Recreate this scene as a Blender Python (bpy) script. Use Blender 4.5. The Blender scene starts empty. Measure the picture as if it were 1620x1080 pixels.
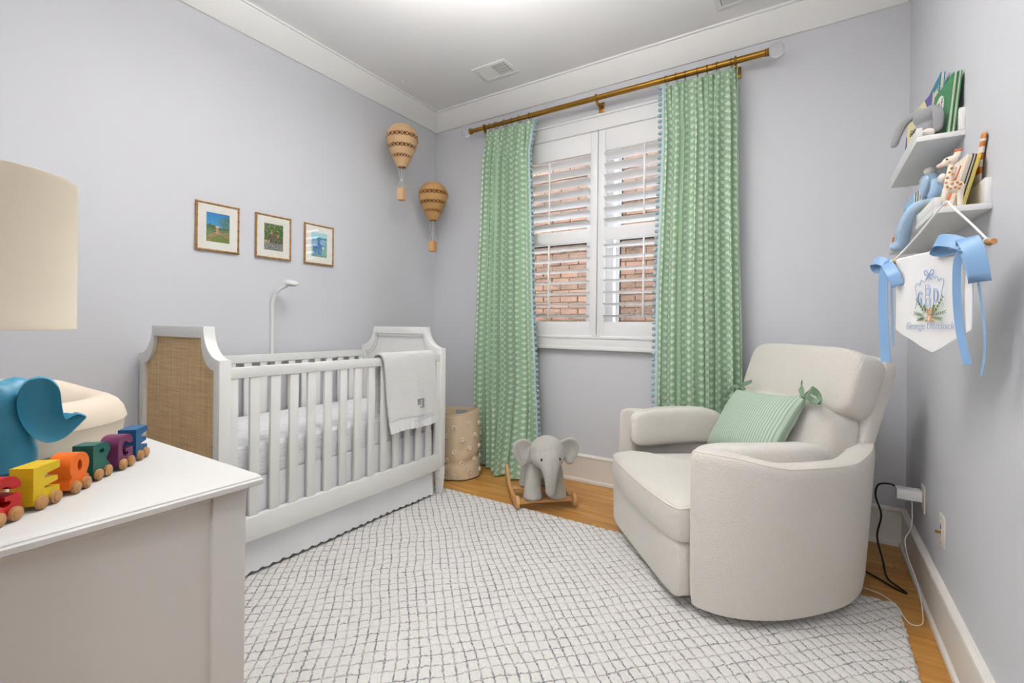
import bpy, bmesh, math, random
from math import sin, cos, pi, radians, sqrt, atan2, exp
from mathutils import Vector, Matrix, noise
random.seed(7)
S = bpy.context.scene
COL = S.collection

def lin(c):
    c = c / 255.0
    return c / 12.92 if c <= 0.04045 else ((c + 0.055) / 1.055) ** 2.4
def rgb(r, g, b):
    return (lin(r), lin(g), lin(b), 1.0)

# ------------------------------------------------------------------ camera
F_PX, CY_PX, YAW, ROLL = 743.13, 513.53, radians(32.572), radians(-0.603)
cam_d = bpy.data.cameras.new('camera')
cam_d.sensor_width = 36.0
cam_d.lens = F_PX / 1620 * 36
cam_d.shift_y = -(540 - CY_PX) / 1620
cam_d.clip_start = 0.02
cam = bpy.data.objects.new('camera', cam_d)
COL.objects.link(cam)
_R = Matrix.Rotation(YAW, 3, 'Z') @ Matrix.Rotation(ROLL, 3, 'Y')
_r, _f, _u = _R @ Vector((1, 0, 0)), _R @ Vector((0, 1, 0)), _R @ Vector((0, 0, 1))
_m = Matrix((_r, _u, -_f)).transposed().to_4x4()
_m.translation = Vector((2.88, 0.0, 1.15))
cam.matrix_world = _m
S.camera = cam

# ------------------------------------------------------------------ world and lights
w = bpy.data.worlds.new('sky')
S.world = w
w.use_nodes = True
bg = w.node_tree.nodes['Background']
bg.inputs[0].default_value = (0.80, 0.90, 1.0, 1)
bg.inputs[1].default_value = 6.5

def lamp(name, kind, loc, energy, color, **kw):
    d = bpy.data.lights.new(name, kind)
    d.energy = energy
    d.color = color
    for k, v in kw.items():
        setattr(d, k, v)
    o = bpy.data.objects.new(name, d)
    o.location = loc
    COL.objects.link(o)
    return o
# added unseen fill: lights in an invented bowl lamp, and one behind the camera
_up = lamp('added_uplight_fill', 'AREA', (1.80, 1.24, 2.560), 76, (1.0, 0.985, 0.965), shape='DISK', size=0.40)
_up.rotation_euler = (pi, 0, 0)
lamp('added_downlight_fill', 'AREA', (1.80, 1.24, 2.490), 7, (1.0, 0.985, 0.965), shape='DISK', size=0.30)
lamp('added_doorway_fill', 'POINT', (2.91, -1.20, 2.12), 32, (1.0, 0.985, 0.965), shadow_soft_size=0.12)  # added fill standing in for an unknown source behind the camera

S.view_settings.view_transform = 'Standard'
S.view_settings.look = 'None'
S.view_settings.gamma = 1.0
S.view_settings.use_curve_mapping = False
S.view_settings.exposure = 0.21

# ------------------------------------------------------------------ helpers
class MB:
    def __init__(s):
        s.v, s.f, s.uv, s.w = [], [], [], False
    def add(s, vs, fs, uv=None):
        b = len(s.v)
        s.v += [tuple(p) for p in vs]
        s.f += [tuple(i + b for i in q) for q in fs]
        s.uv += list(uv) if uv else [(p[0], p[2]) for p in vs]
        return s
    def box(s, x0, x1, y0, y1, z0, z1):
        return s.add([(x0, y0, z0), (x1, y0, z0), (x1, y1, z0), (x0, y1, z0), (x0, y0, z1), (x1, y0, z1), (x1, y1, z1), (x0, y1, z1)],
                     [(3, 2, 1, 0), (4, 5, 6, 7), (0, 1, 5, 4), (1, 2, 6, 5), (2, 3, 7, 6), (3, 0, 4, 7)])
    def obox(s, c, ax, h):
        c = Vector(c); X, Y, Z = [Vector(a).normalized() * k for a, k in zip(ax, h)]
        vs = [c + X * i + Y * j + Z * k for k in (-1, 1) for i, j in ((-1, -1), (1, -1), (1, 1), (-1, 1))]
        return s.add(vs, [(3, 2, 1, 0), (4, 5, 6, 7), (0, 1, 5, 4), (1, 2, 6, 5), (2, 3, 7, 6), (3, 0, 4, 7)])
    def prism(s, pts, axis, a, b):
        def P(p, t):
            return {'x': (t, p[0], p[1]), 'y': (p[0], t, p[1]), 'z': (p[0], p[1], t)}[axis]
        n = len(pts)
        vs = [P(p, a) for p in pts] + [P(p, b) for p in pts]
        fs = [tuple(range(n))[::-1], tuple(range(n, 2 * n))] + [(i, (i + 1) % n, n + (i + 1) % n, n + i) for i in range(n)]
        return s.add(vs, fs)
    def ring(s, outer, inner, axis, a, b):
        def P(p, t):
            return {'x': (t, p[0], p[1]), 'y': (p[0], t, p[1]), 'z': (p[0], p[1], t)}[axis]
        n = len(outer)
        vs = [P(p, a) for p in outer] + [P(p, a) for p in inner] + [P(p, b) for p in outer] + [P(p, b) for p in inner]
        fs = []
        for i in range(n):
            j = (i + 1) % n
            fs += [(i, j, n + j, n + i), (2 * n + j, 2 * n + i, 3 * n + i, 3 * n + j), (j, i, 2 * n + i, 2 * n + j), (n + i, n + j, 3 * n + j, 3 * n + i)]
        return s.add(vs, fs)
    def lathe(s, prof, n=24, c=(0, 0, 0), cap=True):
        vs, fs = [], []
        s.w = True
        m = len(prof)
        for i in range(n):
            a = 2 * pi * i / n
            for r, z in prof:
                vs.append((c[0] + r * cos(a), c[1] + r * sin(a), c[2] + z))
        for i in range(n):
            j = (i + 1) % n
            for k in range(m - 1):
                fs.append((i * m + k, j * m + k, j * m + k + 1, i * m + k + 1))
        if cap:
            if prof[0][0] > 1e-5: fs.append(tuple(i * m for i in range(n))[::-1])
            if prof[-1][0] > 1e-5: fs.append(tuple(i * m + m - 1 for i in range(n)))
        return s.add(vs, fs)
    def tube(s, path, r, n=8, closed=False, flat=None):
        path = [Vector(p) for p in path]
        m = len(path)
        vs, fs = [], []
        up = None
        for i, p in enumerate(path):
            if closed:
                t = path[(i + 1) % m] - path[i - 1]
            else:
                t = path[min(i + 1, m - 1)] - path[max(i - 1, 0)]
            t.normalize()
            if up is None:
                up = t.cross(Vector((0, 0, 1)))
                if up.length < 0.2: up = t.cross(Vector((0, 1, 0)))
            up = (up - t * up.dot(t)).normalized()
            w_ = t.cross(up)
            rr = r[i] if isinstance(r, (list, tuple)) else r
            for k in range(n):
                a = 2 * pi * k / n
                vs.append(p + up * (rr * cos(a)) + w_ * (rr * sin(a) * (flat or 1)))
        rng = m if closed else m - 1
        for i in range(rng):
            j = (i + 1) % m
            for k in range(n):
                l = (k + 1) % n
                fs.append((i * n + k, i * n + l, j * n + l, j * n + k))
        if not closed:
            fs += [tuple(range(n))[::-1], tuple(range((m - 1) * n, m * n))]
        return s.add(vs, fs)
    def sphere(s, c, r, nu=16, nv=10, e1=1.0, e2=1.0, rot=None):
        if not isinstance(r, (tuple, list)): r = (r, r, r)
        s.w = True
        def pw(x, e): return math.copysign(abs(x) ** e, x)
        vs, fs, uv = [], [], []
        c = Vector(c)
        for j in range(nv + 1):
            ph = -pi / 2 + pi * j / nv
            for i in range(nu):
                th = 2 * pi * i / nu
                p = Vector((r[0] * pw(cos(ph), e1) * pw(cos(th), e2), r[1] * pw(cos(ph), e1) * pw(sin(th), e2), r[2] * pw(sin(ph), e1)))
                uv.append((p.x, p.z))
                if rot is not None: p = rot @ p
                vs.append(c + p)
        for j in range(nv):
            for i in range(nu):
                k = (i + 1) % nu
                fs.append((j * nu + i, j * nu + k, (j + 1) * nu + k, (j + 1) * nu + i))
        return s.add(vs, fs, uv)
    def grid(s, fn, nu, nv, closeu=False, uvf=None):
        vs, fs, uv = [], [], []
        for j in range(nv + 1):
            for i in range(nu + (0 if closeu else 1)):
                a, b = i / nu, j / nv
                vs.append(fn(a, b)); uv.append(uvf(a, b) if uvf else (a, b))
        q = nu if closeu else nu + 1
        for j in range(nv):
            for i in range(nu):
                k = (i + 1) % q
                fs.append((j * q + i, j * q + k, (j + 1) * q + k, (j + 1) * q + i))
        return s.add(vs, fs, uv)
    def xf(s, mat):
        s.v = [tuple(mat @ Vector(p)) for p in s.v]
        return s
    def mesh(s, name, bevel=0.0, seg=2, smooth=True, angle=35, weld=True):
        me = bpy.data.meshes.new(name)
        me.from_pydata(s.v, [], s.f)
        ul = me.uv_layers.new(name='UVMap')
        li = [0] * len(me.loops)
        me.loops.foreach_get('vertex_index', li)
        flat = [0.0] * (2 * len(li))
        for k, vi in enumerate(li):
            flat[2 * k], flat[2 * k + 1] = s.uv[vi]
        ul.data.foreach_set('uv', flat)
        bm = bmesh.new(); bm.from_mesh(me)
        if s.w: bmesh.ops.remove_doubles(bm, verts=bm.verts, dist=1e-6)
        bmesh.ops.recalc_face_normals(bm, faces=bm.faces)
        if bevel:
            es = [e for e in bm.edges if len(e.link_faces) == 2 and e.calc_face_angle(0) > radians(30)]
            bmesh.ops.bevel(bm, geom=es, offset=bevel, segments=seg, affect='EDGES', profile=0.5, clamp_overlap=True)
        bm.to_mesh(me); bm.free()
        if smooth:
            me.shade_smooth()
            me.set_sharp_from_angle(angle=radians(angle))
        return me

def link(name, data, parent=None):
    o = bpy.data.objects.new(name, data)
    COL.objects.link(o)
    if parent is not None: o.parent = parent
    return o
def tag(o, label=None, cat=None, group=None, kind=None):
    if label: o['label'] = label
    if cat: o['category'] = cat
    if group: o['group'] = group
    if kind: o['kind'] = kind
    return o
def ob(name, mb, mat, parent=None, bevel=0.0, seg=2, smooth=True, angle=35, **kw):
    me = mb if isinstance(mb, bpy.types.Mesh) else mb.mesh(name, bevel, seg, smooth, angle)
    if mat is not None and len(me.materials) == 0: me.materials.append(mat)
    o = link(name, me, parent)
    return tag(o, **kw)
def thing(name, label, cat, loc=(0, 0, 0), rotz=0, group=None, mat=None):
    o = link(name, None)
    o.empty_display_size = 0.05
    o.location = loc
    o.rotation_euler = (0, 0, rotz)
    if mat is not None: o.matrix_world = mat
    return tag(o, label, cat, group)
def struct(name, mb, mat, parent=None, **kw):
    o = ob(name, mb, mat, parent, **kw)
    if parent is None: o['kind'] = 'structure'
    return o
def evaluated(mb_or_mesh, mods):
    me = mb_or_mesh if isinstance(mb_or_mesh, bpy.types.Mesh) else mb_or_mesh.mesh('tmp', smooth=False)
    o = bpy.data.objects.new('tmp', me); COL.objects.link(o)
    for t, kw in mods:
        md = o.modifiers.new(t, t)
        for k, v in kw.items(): setattr(md, k, v)
    bpy.context.view_layer.update()
    dg = bpy.context.evaluated_depsgraph_get()
    r = bpy.data.meshes.new_from_object(o.evaluated_get(dg))
    bpy.data.objects.remove(o)
    return r
def blob(mb, voxel, it=6, fac=0.6):
    r = evaluated(mb, [('REMESH', dict(mode='VOXEL', voxel_size=voxel)), ('SMOOTH', dict(factor=fac, iterations=it))])
    r.shade_smooth()
    return r
def text_mesh(body, size, extrude=0.0006, offset=0.0, shear=0.0, align='CENTER', bevel=0.0, res=4):
    c = bpy.data.curves.new('t', 'FONT')
    c.body, c.size, c.extrude, c.offset, c.shear, c.align_x, c.align_y = body, size, extrude, offset, shear, align, 'CENTER'
    c.bevel_depth = bevel; c.resolution_u = res
    if bevel: c.fill_mode = 'NONE'; c.extrude = 0
    o = bpy.data.objects.new('t', c); COL.objects.link(o)
    bpy.context.view_layer.update()
    me = bpy.data.meshes.new_from_object(o.evaluated_get(bpy.context.evaluated_depsgraph_get()))
    bpy.data.objects.remove(o)
    me.materials.clear()
    return me
def frame_matrix(o, x, y, z):
    m = Matrix((Vector(x).normalized(), Vector(y).normalized(), Vector(z).normalized())).transposed().to_4x4()
    m.translation = Vector(o)
    return m
def nz(x, y, z=0.0):
    return noise.noise(Vector((x, y, z)))
def catmull(P, n):
    P = [Vector(p) for p in P]
    out = []
    for i in range(len(P) - 1):
        p0, p1, p2, p3 = P[max(i - 1, 0)], P[i], P[i + 1], P[min(i + 2, len(P) - 1)]
        for k in range(n):
            t = k / n
            out.append(0.5 * ((2 * p1) + (p2 - p0) * t + (2 * p0 - 5 * p1 + 4 * p2 - p3) * t * t + (3 * p1 - p0 - 3 * p2 + p3) * t ** 3))
    out.append(P[-1])
    return out
def capsule(mb, a, b, ra, rb, n=12):
    a, b = Vector(a), Vector(b)
    k = max(3, int((b - a).length / (min(ra, rb) * 0.5)) + 1)
    for i in range(k + 1):
        t = i / k
        mb.sphere(a.lerp(b, t), ra + (rb - ra) * t, n, 8)
    return mb

# ------------------------------------------------------------------ materials
def newmat(name):
    m = bpy.data.materials.new(name); m.use_nodes = True
    nt = m.node_tree
    return m, nt, nt.nodes['Principled BSDF']
def N(nt, t, **kw):
    n = nt.nodes.new(t)
    for k, v in kw.items():
        if k.startswith('i_'):
            key = k[2:]
            n.inputs[int(key) if key.isdigit() else key].default_value = v
        else: setattr(n, k, v)
    return n
def mth(nt, op, a, b=None, c=None, clamp=False):
    n = nt.nodes.new('ShaderNodeMath'); n.operation = op; n.use_clamp = clamp
    for i, x in enumerate((a, b, c)):
        if x is None: continue
        if isinstance(x, (int, float)): n.inputs[i].default_value = x
        else: nt.links.new(x, n.inputs[i])
    return n.outputs[0]
def mix(nt, fac, a, b):
    n = nt.nodes.new('ShaderNodeMix'); n.data_type = 'RGBA'
    for sock, x in ((n.inputs[0], fac), (n.inputs[6], a), (n.inputs[7], b)):
        if isinstance(x, (int, float, tuple)): sock.default_value = x
        else: nt.links.new(x, sock)
    return n.outputs[2]
def smat(name, col, rough=0.5, metal=0.0, bump=None, var=None, sheen=0.0, spec=0.5, trans=0.0, ior=1.45, sub=0.0):
    m, nt, p = newmat(name)
    p.inputs['Base Color'].default_value = col
    p.inputs['Roughness'].default_value = rough
    p.inputs['Metallic'].default_value = metal
    p.inputs['Specular IOR Level'].default_value = spec
    p.inputs['Sheen Weight'].default_value = sheen
    p.inputs['Transmission Weight'].default_value = trans
    p.inputs['IOR'].default_value = ior
    tc = N(nt, 'ShaderNodeTexCoord')
    if var:
        no = N(nt, 'ShaderNodeTexNoise', i_Scale=var[0], i_Detail=4.0)
        nt.links.new(tc.outputs['Object'], no.inputs['Vector'])
        dark = tuple(c * (1 - var[1]) for c in col[:3]) + (1,)
        nt.links.new(mix(nt, no.outputs[0], dark, col), p.inputs['Base Color'])
    if bump:
        no = N(nt, 'ShaderNodeTexNoise', i_Scale=bump[0], i_Detail=3.0)
        nt.links.new(tc.outputs['Object'], no.inputs['Vector'])
        b = N(nt, 'ShaderNodeBump', i_Strength=bump[1], i_Distance=bump[2])
        nt.links.new(no.outputs[0], b.inputs['Height'])
        nt.links.new(b.outputs[0], p.inputs['Normal'])
    return m
M = {}
M['wall'] = smat('wall_paint', rgb(214, 215, 220), 0.6, bump=(180, 0.05, 0.002))
M['white'] = smat('white_trim', rgb(236, 236, 234), 0.38)
M['ceil'] = smat('ceiling_paint', rgb(240, 240, 241), 0.75)
M['base'] = smat('baseboard_paint', rgb(238, 234, 226), 0.4)
M['lacquer'] = smat('white_lacquer', rgb(207, 206, 202), 0.5)
M['crib'] = smat('crib_paint', rgb(234, 234, 231), 0.36)
M['shutter'] = smat('shutter_white', rgb(240, 240, 240), 0.4)
M['dark'] = smat('dark_gasket', rgb(28, 27, 27), 0.6)
M['black'] = smat('black_plastic', rgb(14, 14, 15), 0.35)
M['brass'] = smat('aged_brass', rgb(164, 122, 52), 0.28, 1.0, var=(30, 0.25))
M['bronze'] = smat('dark_bronze', rgb(88, 66, 38), 0.35, 1.0)
M['acrylic'] = smat('clear_acrylic', (1, 1, 1, 1), 0.02, trans=1.0, ior=1.45)
M['boucle'] = smat('cream_boucle', rgb(232, 227, 219), 0.95, bump=(210, 0.7, 0.006), var=(240, 0.12), sheen=0.2)
M['piping'] = smat('cream_piping', rgb(234, 226, 214), 0.95, bump=(300, 0.3, 0.002))
M['plush'] = smat('grey_plush', rgb(186, 183, 176), 1.0, bump=(230, 0.6, 0.004), var=(60, 0.14), sheen=0.3)
M['plushg'] = smat('grey_bunny_plush', rgb(150, 150, 153), 1.0, bump=(700, 0.6, 0.003), var=(200, 0.25), sheen=0.3)
M['plushb'] = smat('pale_blue_plush', rgb(170, 198, 226), 1.0, bump=(500, 0.5, 0.003), var=(60, 0.12), sheen=0.3)
M['plushw'] = smat('white_plush', rgb(238, 230, 222), 1.0, bump=(500, 0.5, 0.003), sheen=0.3)
M['towel'] = smat('white_terry', rgb(240, 240, 238), 1.0, bump=(190, 0.9, 0.008), var=(260, 0.05), sheen=0.2)
M['satin'] = smat('white_satin', rgb(240, 240, 240), 0.35, bump=(60, 0.3, 0.004))
M['linen'] = smat('white_linen', rgb(236, 237, 240), 0.85, bump=(60, 0.1, 0.003))
M['canvas'] = smat('beige_canvas', rgb(216, 196, 166), 0.9, bump=(500, 0.25, 0.002), var=(14, 0.06))
M['pom'] = smat('cream_tufts', rgb(238, 226, 206), 1.0, bump=(300, 0.8, 0.004))
M['bluepom'] = smat('pale_blue_pompom', rgb(160, 188, 194), 1.0, bump=(500, 0.8, 0.003))
M['bluetape'] = smat('pale_blue_tape', rgb(184, 204, 210), 0.9)
M['ribbon'] = smat('blue_satin_ribbon', rgb(132, 170, 210), 0.38, bump=(40, 0.15, 0.003))
M['flag'] = smat('white_canvas_flag', rgb(240, 240, 240), 0.85, bump=(14, 0.2, 0.006))
M['thread'] = smat('blue_thread', rgb(128, 158, 204), 0.7)
M['thread2'] = smat('grey_blue_thread', rgb(165, 182, 208), 0.7)
M['leaf'] = smat('green_thread', rgb(92, 130, 58), 0.7)
M['tan'] = smat('tan_thread', rgb(198, 158, 120), 0.8)
M['rubber_blue'] = smat('blue_matte_vinyl', rgb(56, 142, 174), 0.42, var=(8, 0.08))
M['changer'] = smat('cream_soft_foam', rgb(226, 212, 192), 0.5)
M['shade'] = smat('linen_shade', rgb(232, 222, 202), 0.9, bump=(420, 0.15, 0.002))
M['wood'] = smat('light_beech', rgb(206, 154, 100), 0.5, var=(18, 0.18))
M['wheel'] = smat('wheel_wood', rgb(190, 142, 92), 0.5, var=(90, 0.25))
M['steel'] = smat('bright_steel', rgb(220, 216, 205), 0.12, 1.0)
M['cream'] = smat('mat_board', rgb(240, 238, 230), 0.8)
M['glass'] = smat('picture_glass', (1, 1, 1, 1), 0.03, trans=1.0, ior=1.3)
M['plastic'] = smat('white_plastic', rgb(238, 238, 236), 0.3)
M['plate'] = smat('ivory_plate', rgb(228, 222, 210), 0.4)
M['teether'] = smat('cream_rubber', rgb(238, 226, 208), 0.4)
M['spot'] = smat('orange_brown_spots', rgb(196, 120, 58), 0.5)
M['brown'] = smat('dark_brown', rgb(120, 72, 36), 0.7)
M['string'] = smat('white_cord', rgb(240, 240, 238), 0.8)
M['page'] = smat('book_pages', rgb(236, 230, 216), 0.8)
def flat(key, r, g, b, rough=0.5):
    M[key] = smat(key, rgb(r, g, b), rough)
for k, c in dict(red=(196, 24, 24), yellow=(226, 190, 18), orange=(238, 110, 14), teal=(8, 92, 82), plum=(112, 44, 88), blue=(22, 92, 140),
                 book_green=(46, 122, 72), book_teal=(0, 116, 140), book_cream=(236, 224, 178), book_purple=(88, 76, 140), book_navy=(40, 50, 86),
                 ink=(34, 30, 34), ink_red=(206, 40, 60), ink_white=(244, 240, 236), board_cream=(240, 224, 204), coral=(220, 110, 60),
                 peach=(236, 190, 150), book_yellow=(240, 206, 60), pink=(226, 130, 150), grey=(150, 152, 156), usb_blue=(30, 40, 110), book_sky=(150, 196, 226)).items():
    flat(k, *c)

# painted wooden letters get a soft grain
for k in ('red', 'yellow', 'orange', 'teal', 'plum', 'blue'):
    nt = M[k].node_tree; p = nt.nodes['Principled BSDF']; c = tuple(p.inputs[0].default_value)
    tc = N(nt, 'ShaderNodeTexCoord'); mp = N(nt, 'ShaderNodeMapping'); mp.inputs['Scale'].default_value = (60, 60, 500)
    no = N(nt, 'ShaderNodeTexNoise', i_Scale=1.0, i_Detail=3.0)
    nt.links.new(tc.outputs['Object'], mp.inputs['Vector']); nt.links.new(mp.outputs[0], no.inputs['Vector'])
    nt.links.new(mix(nt, no.outputs[0], tuple(x * 0.75 for x in c[:3]) + (1,), c), p.inputs[0])

def oak():
    m, nt, p = newmat('oak_planks')
    tc = N(nt, 'ShaderNodeTexCoord'); mp = N(nt, 'ShaderNodeMapping'); mp.inputs['Scale'].default_value = (1.6, 26, 10)
    oi = N(nt, 'ShaderNodeObjectInfo')
    ad = N(nt, 'ShaderNodeVectorMath', operation='ADD')
    cv = N(nt, 'ShaderNodeCombineXYZ')
    nt.links.new(mth(nt, 'MULTIPLY', oi.outputs['Random'], 40.0), cv.inputs[0]); nt.links.new(mth(nt, 'MULTIPLY', oi.outputs['Random'], 17.0), cv.inputs[1])
    nt.links.new(tc.outputs['Object'], mp.inputs['Vector']); nt.links.new(mp.outputs[0], ad.inputs[0]); nt.links.new(cv.outputs[0], ad.inputs[1])
    no = N(nt, 'ShaderNodeTexNoise', i_Scale=1.5, i_Detail=6.0, i_Distortion=0.6)
    nt.links.new(ad.outputs[0], no.inputs['Vector'])
    cr = N(nt, 'ShaderNodeValToRGB')
    cr.color_ramp.elements[0].position = 0.3; cr.color_ramp.elements[0].color = rgb(170, 114, 46)
    cr.color_ramp.elements[1].position = 0.72; cr.color_ramp.elements[1].color = rgb(216, 166, 86)
    nt.links.new(no.outputs[0], cr.inputs[0])
    tint = mix(nt, mth(nt, 'MULTIPLY', oi.outputs['Random'], 0.55), cr.outputs[0], rgb(176, 118, 52))
    nt.links.new(tint, p.inputs[0]); p.inputs['Roughness'].default_value = 0.32
    b = N(nt, 'ShaderNodeBump', i_Strength=0.06, i_Distance=0.002); nt.links.new(no.outputs[0], b.inputs['Height']); nt.links.new(b.outputs[0], p.inputs['Normal'])
    return m
M['oak'] = oak()
M['gap'] = smat('floor_gap', rgb(70, 42, 18), 0.8)

def cane():
    m, nt, p = newmat('woven_cane')
    tc = N(nt, 'ShaderNodeTexCoord')
    def wv(rot, sc):
        mp = N(nt, 'ShaderNodeMapping'); mp.inputs['Rotation'].default_value = rot
        nt.links.new(tc.outputs['Object'], mp.inputs['Vector'])
        wt = N(nt, 'ShaderNodeTexWave', wave_type='BANDS', bands_direction='X', i_Scale=sc, i_Distortion=0.6, i_Detail=2.0)
        wt.inputs['Detail Scale'].default_value = 2.0
        nt.links.new(mp.outputs[0], wt.inputs['Vector']); return wt.outputs[1]
    a, b_ = wv((0, 0, 0), 62), wv((0, radians(90), 0), 62)
    mpn = N(nt, 'ShaderNodeMapping'); mpn.inputs['Scale'].default_value = (6, 1, 150); nt.links.new(tc.outputs['Object'], mpn.inputs['Vector'])
    n1 = N(nt, 'ShaderNodeTexNoise', i_Scale=1.0, i_Detail=3.0); nt.links.new(mpn.outputs[0], n1.inputs['Vector'])
    mpv = N(nt, 'ShaderNodeMapping'); mpv.inputs['Scale'].default_value = (120, 1, 4); nt.links.new(tc.outputs['Object'], mpv.inputs['Vector'])
    n2 = N(nt, 'ShaderNodeTexNoise', i_Scale=1.0, i_Detail=3.0); nt.links.new(mpv.outputs[0], n2.inputs['Vector'])
    h = mth(nt, 'MULTIPLY', mth(nt, 'ADD', a, b_), 0.5)
    tone = mth(nt, 'ADD', mth(nt, 'MULTIPLY', h, 0.45), mth(nt, 'MULTIPLY', mth(nt, 'ADD', n1.outputs[0], n2.outputs[0]), 0.36))
    cr = N(nt, 'ShaderNodeValToRGB')
    cr.color_ramp.elements[0].position = 0.3; cr.color_ramp.elements[0].color = rgb(156, 116, 70)
    cr.color_ramp.elements[1].position = 0.78; cr.color_ramp.elements[1].color = rgb(238, 208, 158)
    nt.links.new(tone, cr.inputs[0]); nt.links.new(cr.outputs[0], p.inputs[0]); p.inputs['Roughness'].default_value = 0.6
    bu = N(nt, 'ShaderNodeBump', i_Strength=0.5, i_Distance=0.002); nt.links.new(h, bu.inputs['Height']); nt.links.new(bu.outputs[0], p.inputs['Normal'])
    return m
M['cane'] = cane()

def curtain_mat():
    m, nt, p = newmat('green_block_print_cotton')
    uv = N(nt, 'ShaderNodeUVMap', uv_map='UVMap')
    sx = N(nt, 'ShaderNodeSeparateXYZ'); nt.links.new(uv.outputs[0], sx.inputs[0])
    CW, CH = 0.060, 0.046
    col = mth(nt, 'DIVIDE', sx.outputs[0], CW)
    row = mth(nt, 'DIVIDE', sx.outputs[1], CH)
    ci = mth(nt, 'FLOOR', col)
    cf = mth(nt, 'SUBTRACT', mth(nt, 'FRACT', col), 0.5)
    odd = mth(nt, 'MULTIPLY', mth(nt, 'MODULO', mth(nt, 'ABSOLUTE', ci), 2.0), 0.5)
    rf = mth(nt, 'SUBTRACT', mth(nt, 'FRACT', mth(nt, 'ADD', row, odd)), 0.18)
    x = mth(nt, 'MULTIPLY', cf, CW / CH)
    th = mth(nt, 'ARCTAN2', x, rf)
    r = mth(nt, 'SQRT', mth(nt, 'ADD', mth(nt, 'MULTIPLY', x, x), mth(nt, 'MULTIPLY', rf, rf)))
    pet = mth(nt, 'ABSOLUTE', mth(nt, 'COSINE', mth(nt, 'MULTIPLY', th, 7.0)))
    pet = mth(nt, 'POWER', pet, 0.7)
    lim = mth(nt, 'ADD', mth(nt, 'MULTIPLY', pet, 0.40), 0.26)
    inside = mth(nt, 'SUBTRACT', lim, r)
    mask = mth(nt, 'MULTIPLY', inside, 9.0, clamp=True)
    ang = mth(nt, 'LESS_THAN', mth(nt, 'ABSOLUTE', th), 1.08)
    mask = mth(nt, 'MULTIPLY', mask, ang)
    dot = mth(nt, 'LESS_THAN', r, 0.08)
    mask = mth(nt, 'MAXIMUM', mask, dot)
    no = N(nt, 'ShaderNodeTexNoise', i_Scale=220.0, i_Detail=2.0); nt.links.new(uv.outputs[0], no.inputs['Vector'])
    mask = mth(nt, 'MULTIPLY', mask, mth(nt, 'ADD', mth(nt, 'MULTIPLY', no.outputs[0], 0.9), 0.28), clamp=True)
    n2 = N(nt, 'ShaderNodeTexNoise', i_Scale=7.0, i_Detail=3.0); nt.links.new(uv.outputs[0], n2.inputs['Vector'])
    ground = mix(nt, n2.outputs[0], rgb(138, 168, 136), rgb(158, 186, 154))
    nt.links.new(mix(nt, mask, ground, rgb(226, 236, 226)), p.inputs[0])
    p.inputs['Roughness'].default_value = 0.9
    p.inputs['Sheen Weight'].default_value = 0.15
    return m
M['curtain'] = curtain_mat()

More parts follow.
